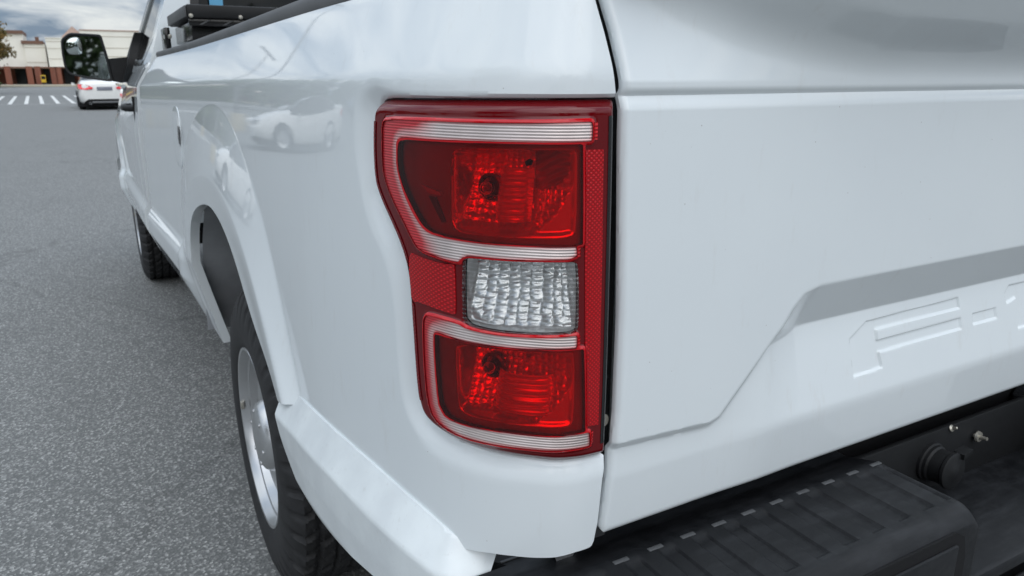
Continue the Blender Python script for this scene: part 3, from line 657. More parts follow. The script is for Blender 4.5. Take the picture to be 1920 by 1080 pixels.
def pad_pos(x, y):
    return np.stack([x, y, pad_h(x, y)], -1)
def pad_sdf(x, y):
    yf = -.150+1.2*np.clip(-.80-x, 0, 1)**1.2
    return np.maximum(np.maximum(yf-y, y-.07), np.maximum(x-PADX1, PADX0-x))
def drop(dz, dy=0., dx=0.):
    def f(x, y, P):
        Q = P.copy(); Q[:, 2] -= dz; return Q
    return f
pads = []
pad = panel('step_pad', lines((-.905, -.80, .008), (-.80, -.24, .0026)), lines((-.152, -.10, .003), (-.10, .072, .005)), pad_pos, pad_sdf, 'step_plastic', bump, lips=[drop(.012), drop(.05), drop(.16)], flip=False, angle=40)
for k in range(11):
    x = -.742+.0522*k
    if x > -.25: break
    MB().box((x-.011, -.0105, .7985), (x+.011, -.0040, .8008), .001).build('rib_end_glint', 'glint_rib_grey', bump)  # pale boxes stand in for light reflected off the rib ends
# pocket in the outer face of the step
MB().prism([(-.545,.700),(-.545,.772),(-.52,.780),(-.305,.780),(-.285,.768),(-.275,.735),(-.272,.66),(-.545,.66)], lambda x, z: (x, -.1535, z), lambda x, z: (x, -.1500, z)).build('step_pocket', 'dark_void', bump, False)
MB().box((-.54, -.158, .65), (-.300, -.1505, .762), .004).build('pocket_flap', 'step_plastic', bump)
# metal bar under the pads and lower centre step
mb = MB().prism([(-.93,.20),(-.915,.05),(-.86,-.06),(-.78,-.128),(.78,-.128),(.86,-.06),(.915,.05),(.93,.20),(.90,.20),(.80,.03),(-.80,.03),(-.90,.20)], lambda x, y: (x, y, .50), lambda x, y: (x, y, .654)); mb.build('bumper_bar', 'black_plastic', bump)
mb = MB().prism([(-.885,.22),(-.868,.10),(-.835,.050),(-.78,.045),(-.78,.22)], lambda x, y: (x, y, .73), lambda x, y: (x, y, .779)); mb.build('bumper_end', 'black_plastic', bump)
for k in range(4):
    MB().box((-.850-.006*k, .060+.022*k, .7792), (-.800-.006*k, .0635+.022*k, .7806)).build('end_rib', 'glint_rib_grey', bump, False)
MB().box((-.243, -.150, .655), (.243, .035, .680), .008).build('centre_step', 'step_plastic', bump)
MB().box((-.30, .026, .64), (.50, .036, .789), .003).build('back_panel', 'black_plastic', bump)
# licence plate recess below the centre step
MB().box((-.17, -.153, .50), (.17, -.146, .64), .003).build('plate_recess', 'black_plastic', bump)
# trailer socket with hinged cap
con = MB().lathe([(.034, 0), (.034, .005), (.031, .007), (.031, .012), (.028, .015), (.028, .034)], (-.075, .026, .736), (0, -1, 0), 32).build('trailer_socket', 'black_plastic', bump)
MB().lathe([(.028, .0), (.031, .003), (.031, .008), (.027, .0105), (.012, .011), (.010, .0125), (0, .0125)], (-.075, -.008, .736), (0, -1, .06), 32).build('socket_cap', 'black_plastic', bump)
MB().prism([(-.062,.756),(-.040,.764),(-.040,.770),(-.062,.765)], lambda x, z: (x, -.022, z), lambda x, z: (x, -.004, z)).build('cap_tab', 'black_plastic', bump, False)
# push pin and small screw on the back panel
MB().lathe([(0, .022), (.003, .022), (.0035, .010), (.009, .0095), (.010, .006), (.004, .004), (.004, 0)], (.051, .026, .751), (0, -1, .12), 16).build('push_pin', 'bolt_metal', bump)
MB().lathe([(0, .012), (.0022, .011), (.003, .004), (.006, .002), (.005, 0)], (-.026, .026, .7835), (0, -1, .5), 10).build('screw', 'bolt_metal', bump)
# grey bracket hanging below the bed corner
MB().prism([(-.815,.829),(-.772,.829),(-.776,.770),(-.790,.762)], lambda x, z: (x, .046, z), lambda x, z: (x+.008, .052, z)).build('corner_bracket', 'steel_silver', truck, False)
MB().box((-.78, .075, .62), (.78, .10, .83)).build('frame_crossmember', 'dark_void', truck, False)
# right-hand copies
for o in [bed, fls]:
    c = o.copy(); COL.objects.link(c); c.parent = truck; c.scale = (-1, 1, 1)
rl = copy_tree(lamp, truck); rl.scale = (-1, 1, 1); rl['label'] = 'tail light on the far rear corner'
c = pad.copy(); COL.objects.link(c); c.parent = bump; c.scale = (-1, 1, 1)

# ------------------------------------------------------------------ bed interior, rails
MB().box((-.68, .10, .86), (.68, 2.98, .90)).build('bed_floor', 'jamb_grey', truck, False)
MB().box((-.86, 2.93, .86), (.86, 2.97, 1.42)).build('bed_front_wall', 'white_paint', truck, False)
for sx_ in (-1, 1):
    vs = []; n = 40
    for k in range(n):
        s = .03+(GAPS-.03)*k/(n-1); zr = float(zrail(np.array([s]))[0]); p = cpos(np.array([s]), np.array([zr]), side_off(np.array([s]), np.array([zr-.004])))[0]
        nn = norm2(np.array([s]))[0]
        prof = [(.004, -.010), (.0055, .004), (.001, .012), (-.012, .016), (-.07, .014), (-.085, .004), (-.085, -.05)]
        for a, b in prof: vs.append((-sx_*(p[0]+nn[0]*a), p[1]+nn[1]*a*(1 if s < .2 else 1), zr+b))
    m_ = len(prof); fs = [(k*m_+i, k*m_+i+1, (k+1)*m_+i+1, (k+1)*m_+i) for k in range(n-1) for i in range(m_-1)]
    MB().add(vs, fs).build('bed_rail_cap', 'rail_plastic', truck)
    MB().box((sx_*.80, .1, 1.10), (sx_*.815, 2.95, 1.45)).build('bed_inner_wall', 'white_paint', truck, False)

# ------------------------------------------------------------------ wheels
def make_wheel(name, c, parent, R=.410, width=.27):
    wroot = empty(name, c, parent)
    # tyre: lathe with tread grooves, axis along x, outer face at -x
    hw = width/2; segs = 420
    prof = []   # (x, r, tread flag)
    for x, r in [(-hw+.030, .232), (-hw+.012, .240), (-hw+.004, .262), (-hw, .300), (-hw+.001, .330), (-hw+.007, .362), (-hw+.016, .385), (-hw+.026, .399)]: prof.append((x, r*R/.41, 0))
    for x in np.linspace(-hw+.034, hw-.034, 29): prof.append((x, R-.55*abs(x)**3.2, 1))
    for x, r in [(hw-.026, .399), (hw-.016, .385), (hw-.004, .34), (hw, .30), (hw-.01, .24), (hw-.03, .232)]: prof.append((x, r*R/.41, 0))
    pr = np.array(prof); th = np.linspace(0, 2*np.pi, segs, endpoint=False); X = np.repeat(pr[:, 0][None], segs, 0); Rr = np.repeat(pr[:, 1][None], segs, 0)
    ax = np.abs(X); row = np.where(ax < .022, 0, np.where(ax < .066, 1, 2)); tread = np.repeat(pr[:, 2][None], segs, 0) > 0
    g = np.zeros(X.shape)
    for xc in (-.044, 0.0-.0, .044): pass
    for xc in (-.068, -.024, .024, .068): g = np.maximum(g, 1-sstep((np.abs(X-xc)-.0030)/.0025))
    N_ = 40; ph = ((th[:, None]*N_/(2*np.pi)+row*.37+X*np.where(row == 2, 7, 14)) % 1.0)
    lat = 1-sstep((np.abs(ph-.5)-.10)/.05); g = np.maximum(g, lat*np.where(row == 0, .5, 1.))
    sip = 1-sstep((np.abs(((ph*3) % 1)-.5)-.06)/.05); g = np.maximum(g, sip*.25)
    Rr = Rr-np.where(tread, .0125*g, 0)
    sh = (~tread) & (Rr > .355*R/.41); lt = 1-sstep((np.abs(((th[:, None]*N_/(2*np.pi)) % 1.0)-.5)-.13)/.06); wsh = np.clip((Rr-.352*R/.41)/.04, 0, 1)
    Rr = Rr-np.where(sh, .011*lt*wsh, 0); X = X-np.sign(X)*np.where(sh, .009*lt*wsh, 0)
    nP = pr.shape[0]; V = np.stack([X, Rr*np.cos(th)[:, None], Rr*np.sin(th)[:, None]], -1).reshape(-1, 3)
    F_ = [(k*nP+i, k*nP+i+1, ((k+1) % segs)*nP+i+1, ((k+1) % segs)*nP+i) for k in range(segs) for i in range(nP-1)]
    ty = mkobj('tyre', V, F_, 'rubber', wroot, True, 50)
    r_ = [(.246, -hw+.020), (.249, -hw+.012), (.247, -hw+.007), (.240, -hw+.008), (.233, -hw+.018), (.228, -hw+.030), (.222, -hw+.033), (.214, -hw+.060), (.207, -hw+.078), (.198, -hw+.082), (.188, -hw+.068), (.172, -hw+.046), (.155, -hw+.042), (.128, -hw+.050), (.104, -hw+.062), (.090, -hw+.064)]
    rim = MB().lathe([(a, -b) for a, b in r_], (0, 0, 0), (-1, 0, 0), 96).build('rim', 'steel_silver', wroot)
    MB().lathe([(.106, .070), (.100, .098), (.090, .116), (.074, .126), (.045, .130), (0, .131)], (0, 0, 0), (-1, 0, 0), 48).build('hub_cap', 'satin_chrome', wroot)
    for k in range(6):
        t = k*math.pi/3+.2
        MB().lathe([(.007, .118), (.006, .128), (0, .129)], (0, .072*math.cos(t), .072*math.sin(t)), (-1, 0, 0), 10).build('cap_stud', 'satin_chrome', wroot)
        MB().lathe([(.019, .0775), (.0, .0775)], (0, .162*math.cos(t+.3), .162*math.sin(t+.3)), (-1, 0, 0), 20).build('vent_hole', 'dark_void', wroot, False)
    MB().box((-hw+.006, .226, -.012), (-hw+.016, .241, .012), .003).build('balance_weight', 'bolt_metal', wroot)
    MB().lathe([(.17, 0), (.17, .02), (.0, .02)], (.0, 0, 0), (-1, 0, 0), 32).build('brake_drum', 'dark_void', wroot)
    return wroot
WX = -.948+.135
wh = make_wheel('wheel', (WX, 1.335, .405), truck)
for p, sc in (((WX-.090, 4.98, .405), 1), ((-WX, 1.335, .405), -1), ((-WX+.090, 4.98, .405), -1)):
    c = copy_tree(wh, truck); c.location = p; c.scale = (sc, 1, 1)
MB().tube([(-.75, 1.335, .405), (.75, 1.335, .405)], .06, 14).build('rear_axle', 'dark_void', truck)
MB().box((-.55, .15, .42), (.55, 5.6, .60)).build('chassis', 'dark_void', truck, False)
# ------------------------------------------------------------------ cab
def cabW(y): return np.interp(y, [2.9, 3.05, 3.3, 4.0, 4.6, 5.3, 5.7, 5.95], [1.026, 1.026, 1.026, 1.022, 1.014, 1.0, .97, .90])
def cab_off(y, z):
    zc = 1.357-.016*y; h = z-zc; hp = .5*(h+np.sqrt(h*h+.00004))
    o = -.62*hp+np.interp(y, [3.05, 4.5], [.09, .26])*np.clip(-h, 0, .2)+.020*sstep((.815-z)/.055)-.42*np.clip(.70-z, 0, 1)
    q = np.hypot(y-4.98, z-.47); return o+.022*sstep((.66-q)/.09)*sstep((y-4.2)/.2)
def cab_pos(y, z): return np.stack([-(cabW(y)+cab_off(y, z)), y, z], -1)
inx = lambda d: (lambda y, z, P: P+np.array([d, 0, 0]))
def side_part(nm, y0, y1, z0, z1, extra=None, mt='white_paint', st=.02):
    f = lambda y, z: np.maximum(np.maximum(y0-y, y-y1), np.maximum(z0-z, z-z1)) if extra is None else np.maximum(np.maximum(np.maximum(y0-y, y-y1), np.maximum(z0-z, z-z1)), extra(y, z))
    o = panel(nm, lines((y0-.01, y1+.01, st)), lines((z0-.01, z1+.01, .012)), cab_pos, f, mt, truck, lips=[inx(.006), inx(.03)], flip=True)
    c = o.copy(); COL.objects.link(c); c.parent = truck; c.scale = (-1, 1, 1); return o
side_part('cab_corner_panel', 3.035, 3.215, .585, 1.405)
door = side_part('door', 3.222, 4.330, .66, 1.385)
side_part('rocker_panel', 3.222, 4.46, .575, .654)
side_part('front_fender', 4.337, 5.93, .60, 1.29, lambda y, z: .50-np.hypot(y-4.98, z-.47))
def gx(z): return -(.962-.34*(z-1.405))
def gpos(y, z, d=0.): return np.stack([gx(z)-d+0*y, y, z+0*y], -1)
WINP = chaikin([(3.262, 1.425), (3.262, 1.80), (3.30, 1.845), (3.86, 1.845), (4.00, 1.80), (4.36, 1.50), (4.36, 1.425)], 1)
CABP = np.array([(3.03, 1.385), (3.06, 1.86), (3.12, 1.93), (3.86, 1.93), (4.06, 1.865), (4.62, 1.40), (4.62, 1.36)])
for sx_ in (1, -1):
    pt = panel('pillar_trim', lines((3.7, 4.66, .02)), lines((1.38, 1.94, .012)), lambda y, z: gpos(y, z, .005), lambda y, z: np.maximum(np.maximum(psdf(y, z, CABP), -psdf(y, z, WINP)+.004), 1.84-(y-3.84)*.9-z+0*y), 'black_gloss', truck, flip=True)
    fr = panel('door_frame', lines((3.02, 4.64, .02)), lines((1.36, 1.94, .015)), gpos, lambda y, z: np.maximum(psdf(y, z, CABP), -psdf(y, z, WINP)), 'white_paint', truck, lips=[inx(.02)], flip=True)
    tr_ = panel('window_trim', lines((3.22, 4.42, .015)), lines((1.39, 1.88, .012)), lambda y, z: gpos(y, z, .004), lambda y, z: np.maximum(psdf(y, z, WINP)-.024, -psdf(y, z, WINP)), 'black_gloss', truck, flip=True)
    gl = panel('side_window', lines((3.22, 4.42, .05)), lines((1.39, 1.88, .05)), lambda y, z: gpos(y, z, -.008), lambda y, z: psdf(y, z, WINP)-.004, 'cabin_glass', truck, flip=True)
    if sx_ < 0:
        for o in (fr, tr_, gl, pt): o.scale = (-1, 1, 1)
# roof, rear wall, rear window, windscreen, hood, nose
mb = MB(); vs = []; fs = []
st_ = [(3.06, 1.875, .790), (3.12, 1.935, .775), (3.5, 1.955, .770), (3.86, 1.945, .770), (4.06, 1.868, .795)]
for y, z, hw in st_:
    for k in range(9):
        f = -1+2*k/8; vs.append((hw*f, y, z+.030*(1-abs(f)**2.5)))
for i in range(len(st_)-1):
    for k in range(8): fs.append((i*9+k, i*9+k+1, (i+1)*9+k+1, (i+1)*9+k))
MB().add(vs, fs).build('roof', 'white_paint', truck)
hole = chaikin([(-.775, 1.47), (-.735, 1.82), (.735, 1.82), (.775, 1.47)], 1)
CBW = np.array([(-.965, .70), (-.965, 1.40), (-.79, 1.88), (.79, 1.88), (.965, 1.40), (.965, .70)])
bw = lambda y: (lambda x, z: np.stack([x, y+.06*np.clip(z-1.4, 0, 1), z], -1))
panel('cab_rear_wall', lines((-1.0, 1.0, .02)), lines((.69, 1.90, .02)), bw(3.03), lambda x, z: np.maximum(psdf(x, z, CBW), -psdf(x, z, hole)), 'white_paint', truck)
panel('rear_window_seal', lines((-.82, .82, .012)), lines((1.44, 1.85, .012)), bw(3.024), lambda x, z: np.maximum(psdf(x, z, hole)-.022, -psdf(x, z, hole)-.012), 'black_gloss', truck)
panel('rear_window', lines((-.80, .80, .05)), lines((1.44, 1.85, .05)), bw(3.034), lambda x, z: psdf(x, z, hole)-.002, 'cabin_glass', truck)
MB().prism([(-.955, 4.62, 1.38), (-.79, 4.06, 1.865), (.79, 4.06, 1.865), (.955, 4.62, 1.38)], lambda x, y, z: (x, y, z), lambda x, y, z: (x*.99, y-.012, z-.01)).build('windscreen', 'cabin_glass', truck, False)
mb = MB(); vs = []; fs = []
hs = [(4.60, 1.375, .93), (4.9, 1.36, .92), (5.4, 1.325, .90), (5.75, 1.27, .86), (5.90, 1.20, .80), (5.93, 1.0, .80), (5.93, .62, .80)]
for y, z, hw in hs:
    for k in range(11):
        f = -1+2*k/10; vs.append((hw*f, y+(0 if z > 1.1 else 0), z+(.05*(1-abs(f)**3) if z > 1.1 else 0)))
for i in range(len(hs)-1):
    for k in range(10): fs.append((i*11+k, i*11+k+1, (i+1)*11+k+1, (i+1)*11+k))
MB().add(vs, fs).build('bonnet', 'white_paint', truck)
for sx_ in (-1, 1): MB().box((sx_*.93, 4.62, 1.28), (sx_*1.02, 5.6, 1.295)).build('fender_top', 'white_paint', truck, False)
MB().box((-.93, 3.05, .60), (.93, 4.55, .66)).build('cab_floor', 'dark_void', truck, False)
MB().box((-.90, 4.45, .7), (.90, 4.60, 1.36)).build('dashboard', 'dark_void', truck, False)
for sx_ in (-1, 1):
    se = MB().box((sx_*.30-.22, 3.30, .75), (sx_*.30+.22, 3.48, 1.45), .05); se.box((sx_*.30-.12, 3.33, 1.47), (sx_*.30+.12, 3.45, 1.66), .04); se.build('seat', 'jamb_grey', truck)
MB().box((-.70, 3.022, 1.635), (-.645, 3.027, 1.72)).build('window_sticker', 'blue_film', truck, False)
# door handle
hd = MB(); hd.tube([(-1.035, 3.30, 1.205), (-1.068, 3.325, 1.206), (-1.074, 3.40, 1.207), (-1.068, 3.475, 1.208), (-1.035, 3.50, 1.208)], .015, 10); hd.build('handle', 'black_plastic', door)
MB().box((-1.043, 3.2145, 1.14), (-1.025, 3.2225, 1.26)).build('door_gap_strip', 'dark_void', door, False)  # dark strip set along the rear door gap
# door mirror
mir = empty('door_mirror', (0, 0, 0), truck)
HEAD = rpoly([(-1.304, 1.465), (-1.299, 1.540), (-1.254, 1.576), (-1.098, 1.570), (-1.080, 1.450), (-1.068, 1.316), (-1.110, 1.318), (-1.235, 1.340), (-1.288, 1.356), (-1.302, 1.395)], .018)
vs = []; fs = []; n = len(HEAD); cxy = HEAD.mean(0)
for y, sc in ((4.330, .90), (4.328, .965), (4.336, 1.0), (4.37, .995), (4.42, .93), (4.46, .76), (4.475, .45)):
    for p in HEAD: q = cxy+(p-cxy)*sc; vs.append((q[0], y, q[1]))
for i in range(6):
    for k in range(n): fs.append((i*n+k, i*n+(k+1) % n, (i+1)*n+(k+1) % n, (i+1)*n+k))
fs.append(tuple(6*n+k for k in range(n)))
vs += [(cxy[0]+(p[0]-cxy[0])*.89, 4.338, cxy[1]+(p[1]-cxy[1])*.89) for p in HEAD]; fs += [(k, (k+1) % n, 7*n+(k+1) % n, 7*n+k) for k in range(n)]
MB().add(vs, fs).build('mirror_housing', 'black_plastic', mir)
gv = [cxy+(p-cxy)*.885 for p in HEAD]
tilt = lambda x, z, d=0.: (x, 4.3365+d+.015*(x-cxy[0])-.012*(z-cxy[1]), z)
gvs = [tilt(p[0], p[1]) for p in gv]; MB().add(gvs, [tuple(range(len(gvs)))]).build('mirror_glass', 'mirror_silver', mir, False)
sp_ = chaikin([(-1.282, 1.462), (-1.276, 1.530), (-1.245, 1.552), (-1.204, 1.552), (-1.200, 1.475), (-1.215, 1.458)], 2); sv = []; sf = []
sc_ = sp_.mean(0)
for r_, d in ((1., -.0015), (.75, -.004), (.4, -.0058), (.05, -.0063)):
    for p in sp_: q = sc_+(p-sc_)*r_; sv.append(tilt(q[0], q[1], d))
ns = len(sp_)
for i in range(3):
    for k in range(ns): sf.append((i*ns+k, i*ns+(k+1) % ns, (i+1)*ns+(k+1) % ns, (i+1)*ns+k))
MB().add(sv, sf).build('blind_spot_mirror', 'mirror_silver', mir)
MB().tube([tilt(p[0], p[1], -.001) for p in list(sp_)+[sp_[0]]], .0022, 6).build('blind_spot_rim', 'black_gloss', mir)
MB().prism([(-1.09, 1.440), (-.965, 1.452), (-.965, 1.318), (-1.03, 1.308), (-1.09, 1.322)], lambda x, z: (x, 4.34, z), lambda x, z: (x+.01, 4.44, z)).build('mirror_arm', 'black_plastic', mir)
sail = chaikin([(4.22, 1.37), (4.22, 1.43), (4.26, 1.52), (4.24, 1.60), (4.50, 1.44), (4.54, 1.34), (4.30, 1.30)], 1)
MB().prism([tuple(p) for p in sail], lambda y, z: (gx(z)-.034 if z > 1.38 else -1.005-.3*(1.38-z), y, z), lambda y, z: (gx(z)+.01, y, z)).build('mirror_sail', 'black_plastic', mir)

# ------------------------------------------------------------------ crossover toolbox in the bed
tb = tag(empty('truck_toolbox', (0, 2.62, 1.45)), 'black tread plate toolbox across the bed rails behind the cab window', 'toolbox')
def tbp(nm, a, b, mt, bev=.004, parent=None):
    q = lambda p: (p[0], p[1]-2.62, p[2]-1.45); return MB().box(q(a), q(b), bev).build(nm, mt, parent or tb)
tbp('chest', (-.79, 2.42, 1.16), (.79, 2.90, 1.475), 'black_gloss'); ch = tbp('chest_ledge', (-.86, 2.40, 1.475), (.86, 2.92, 1.540), 'black_gloss')
lid = tbp('lid', (-.878, 2.33, 1.545), (.878, 2.945, 1.590), 'black_plastic', .006)
tbp('lid_lip', (-.872, 2.345, 1.520), (.872, 2.36, 1.5455), 'black_gloss', .002)
for k in range(22):
    x = -.84+.0775*k
    q = MB(); q.prism([(x, 1.524), (x+.010, 1.524), (x+.042, 1.541), (x+.032, 1.541)], lambda a, b: (a, 2.3425-2.62, b-1.45), lambda a, b: (a, 2.3450-2.62, b-1.45)); q.build('tread_bar', 'rail_plastic', tb, False)
for x in (-.865, -.70, -.42, -.395, .42, .70): MB().lathe([(0, .004), (.006, .003), (.008, 0)], (x, 2.33-2.62, 1.552-1.45), (0, -1, 0), 10).build('rivet', 'bolt_metal', tb)
tbp('lid_end_trim', (-.884, 2.335, 1.548), (-.8785, 2.94, 1.586), 'rail_plastic', .002)
tbp('latch_bracket', (-.915, 2.78, 1.450), (-.895, 2.93, 1.535), 'black_gloss', .003)
tbp('latch_slot', (-.9165, 2.80, 1.492), (-.9150, 2.88, 1.508), 'white_paint', 0)
tbp('lock_barrel', (-.91, 2.68, 1.490), (-.90, 2.72, 1.505), 'bolt_metal', .003)

# ================================================================== BACKGROUND
def stripe(nm, a, b, wd, z, label, cat, grp=None):
    a, b = Vector(a), Vector(b); d = (b-a).normalized(); p = Vector((-d.y, d.x))*wd/2
    o = mkobj(nm, [(a.x+p.x, a.y+p.y, z), (a.x-p.x, a.y-p.y, z), (b.x-p.x, b.y-p.y, z), (b.x+p.x, b.y+p.y, z)], [(0, 1, 2, 3)], 'line_paint', None, False); o['kind'] = 'structure'; return o
for k in range(14):
    x = -7.6+.655*k
    o = stripe('road_marking', (x, 41.9), (x-.72, 57.5), .17, .004, '', '')
stripe('road_marking', (-14, 41.4), (3, 41.1), .12, .008, '', '')
stripe('road_marking', (-22, 86), (-2.5, 84), .45, .004, '', ''); stripe('road_marking', (-16, 58.6), (3, 58.0), .12, .008, '', '')
kb = MB().box((-40, 100, 0), (30, 112, .14)).build('pavement', 'kerb_stone', None, False); kb['kind'] = 'structure'
# shopping parade
bd = tag(empty('shop_building', (0, 112, 0)), 'cream shopping parade with brick arcade across the car park', 'building')
def bp(nm, a, b, mt, parent=None): return MB().box((a[0], a[1]-112, a[2]), (b[0], b[1]-112, b[2])).build(nm, mt, parent or bd, False)
Z0 = .14
bp('wall', (-34, 110.5, 2.0), (-6.75, 118, 6.0), 'cream_wall'); bp('roof_fascia', (-34, 110.2, 6.0), (-6.7, 118.2, 6.38), 'brown_fascia')
bp('wall', (-6.74, 110.0, 2.0), (-4.62, 117, 4.85), 'cream_wall'); bp('roof_fascia', (-7.0, 109.8, 4.85), (-4.75, 117, 5.22), 'brown_fascia')
bp('wall', (-4.42, 108.5, 2.2), (1.0, 118, 5.5), 'cream_wall'); bp('coping', (-4.46, 108.4, 5.5), (1.05, 118.1, 5.58), 'cream_wall')
bp('wall', (-.72, 107.5, 2.2), (22, 119, 6.42), 'cream_wall'); bp('coping', (-.76, 107.4, 6.42), (22, 119, 6.54), 'gable_pink')
MB().prism([(-3.4, 5.3), (-1.45, 7.25), (-.2, 6.1), (-.2, 5.3)], lambda x, z: (x, 3.0, z), lambda x, z: (x, 12., z)).build('gable', 'gable_pink', bd, False)
for z in (5.75, 4.4, 3.4, 2.6): bp('wall_band', (-.74, 107.46, z), (22, 107.50, z+.07), 'wall_shade')
for z in (5.1, 4.3, 3.1): bp('wall_band', (-4.44, 108.46, z), (-.74, 108.50, z+.06), 'wall_shade')
for z in (4.4, 2.7): bp('wall_band', (-6.75, 109.96, z), (-4.61, 110.0, z+.06), 'wall_shade')
bp('arcade_back_wall', (-34, 113, Z0), (22, 113.4, 2.2), 'brick')
for x in (-13.5, -9.1, -6.9, -6.05, -4.45, -3.9, -1.6, .8): bp('pillar', (x, 108.6, Z0), (x+.62, 109.3, 2.25), 'brick')
for x in (-8.3, -5.3, -3.1, -.6): bp('shop_door', (x, 112.9, Z0), (x+1.1, 112.98, 2.05), 'dark_glass')
bp('arcade_soffit', (-34, 108.7, 2.02), (22, 113, 2.2), 'brown_fascia')
bp('roof_unit', (-5.6, 112, 5.2), (-5.2, 112.6, 5.75), 'brown_fascia')
yb = tag(empty('news_box', (-5.25, 108.0, .14)), 'yellow box standing in front of the brick arcade', 'box')
MB().box((-.25, -.2, .25), (.25, .2, 1.1), .03).build('cabinet', 'yellow_paint', yb); MB().box((-.2, -.205, .6), (.2, -.2005, 1.0)).build('front_pane', 'dark_glass', yb, False)
for a in (-.2, .2): MB().box((a-.03, -.1, 0), (a+.03, .1, .25)).build('leg', 'pole_grey', yb, False)

# ------------------------------------------------------------------ sedans
def make_sedan(name, loc, rz, paint, label, cat, group=None):
    r = tag(empty(name, loc), label, cat, group); r.rotation_euler = (0, 0, rz)
    # stations along the car: y, half width, sill z, belt z, top z, top half width
    ST = [(0.00, .70, .42, .86, .93, .60), (.03, .80, .36, .92, 1.02, .68), (.14, .87, .30, .98, 1.085, .72), (.40, .905, .24, 1.00, 1.11, .74), (.75, .915, .20, 1.00, 1.14, .73), (1.25, .92, .20, .995, 1.38, .60), (1.70, .92, .20, .985, 1.465, .57), (2.40, .92, .20, .965, 1.475, .57), (3.00, .915, .20, .95, 1.36, .60), (3.55, .905, .20, .935, 1.04, .74), (4.10, .89, .22, .87, .97, .72), (4.55, .84, .28, .74, .84, .66), (4.78, .72, .36, .60, .66, .55), (4.84, .58, .42, .52, .56, .45)]
    def ring(y, hw, zs, zb, zt, ht):
        h = [(hw*.86, zs), (hw*.97, zs+.10), (hw, zs+.30*(zb-zs)+.08), (hw*.985, zs+.75*(zb-zs)), (hw*.94, zb), (ht+(hw*.94-ht)*.45, zb+(zt-zb)*.55), (ht, zt-.012), (ht*.5, zt+.010), (0, zt+.014)]
        return [(-a, y, b) for a, b in h]+[(a, y, b) for a, b in h[::-1][1:]]
    RG = [ring(*s) for s in ST]; n = len(RG[0]); vs = [p for q in RG for p in q]; body = []; glass = []
    for i in range(len(ST)-1):
        for k in range(n-1):
            f = (i*n+k, i*n+k+1, (i+1)*n+k+1, (i+1)*n+k); kk = min(k, n-2-k)
            side = kk in (4, 5) and 4 <= i <= 8; scr = i in (4, 8) and kk >= 5
            (glass if side or scr else body).append(f)
    body.append(tuple(range(n))[::-1]); body.append(tuple((len(ST)-1)*n+k for k in range(n)))
    MB().add(vs, body).build('body', paint, r, True, 50); MB().add(vs, glass).build('windows', 'car_glass', r, True, 50)
    for s in (-1, 1):
        MB().prism([(s*.90, .99), (s*.62, .96), (s*.40, .86), (s*.42, .80), (s*.66, .77), (s*.89, .81)], lambda x, z: (x, -.035+.34*max(0, abs(x)-.62)+.35*max(0, z-.86), z), lambda x, z: (x, .20, z)).build('tail_lamp', 'tail_red', r, False)
        MB().prism([(s*.52, .66), (s*.74, .72), (s*.72, .60), (s*.54, .58)], lambda x, z: (x, 4.83-.25*(abs(x)-.5), z), lambda x, z: (x, 4.6, z)).build('headlamp', 'chrome', r, False)
        MB().prism([(s*.955, 1.0), (s*1.06, 1.02), (s*1.06, .90), (s*.93, .90)], lambda x, z: (x, 3.10, z), lambda x, z: (x, 3.22, z)).build('door_mirror', paint, r, False)
        MB().lathe([(.045, 0), (.045, .10), (.035, .10), (.035, .02)], (s*.55, .06, .26), (0, -1, 0), 16).build('exhaust', 'chrome', r)
        for y in (1.00, 3.85):
            w_ = empty('wheel', (s*.80, y, .33), r)
            MB().lathe([(.22, -.11), (.31, -.10), (.33, -.07), (.33, .07), (.31, .10), (.235, .115), (.22, .09)], (0, 0, 0), (s, 0, 0), 32).build('tyre', 'rubber', w_)
            MB().lathe([(.235, .10), (.22, .118), (.19, .10), (.06, .11), (0, .112)], (0, 0, 0), (s, 0, 0), 20).build('rim', 'steel_silver', w_)
            MB().lathe([(.40, .012), (.36, .022), (.33, .0)], (s*.905-s*.80, 0, .0), (s, 0, 0), 32).build('arch', 'dark_void', w_)
    MB().box((-.27, -.016, .74), (.27, .0, .88), .004).build('licence_plate', 'plate_grey', r)
    MB().prism([(-.70, .24), (-.62, .42), (.62, .42), (.70, .24)], lambda x, z: (x, .005, z), lambda x, z: (x, .2, z)).build('rear_diffuser', 'dark_void', r, False)
    MB().box((-.48, -.004, .28), (.48, .004, .34)).build('diffuser_bar', 'pole_grey', r, False)
    MB().box((-.86, .15, .14), (.86, 4.7, .24)).build('underbody', 'dark_void', r, False)
    return r
make_sedan('sedan', (-.50, 33.4, 0), rad(1.5), 'car_white', 'white sedan driving away beyond the pickup mirror, seen from behind', 'car')
make_sedan('sedan', (-8.95, 16.7, 0), rad(-84), 'car_white', 'white sedan standing crosswise left of the pickup, mirrored in its bed side', 'car')
for x, y, a, p, lb in ((-14, 34, -78, 'car_silver', 'silver sedan parked farther left, mirrored in the bed side'), (-21, 27, -80, 'car_dark', 'dark sedan parked far left, mirrored in the bed side'), (-17, 44, -75, 'car_maroon', 'maroon sedan parked by the far trees, mirrored in the bed side'), (-27, 40, -85, 'car_blue', 'blue sedan parked by the far trees, mirrored in the bed side')):
    make_sedan('sedan', (x, y, 0), rad(a), p, lb, 'car', 'cars mirrored in the bed side')

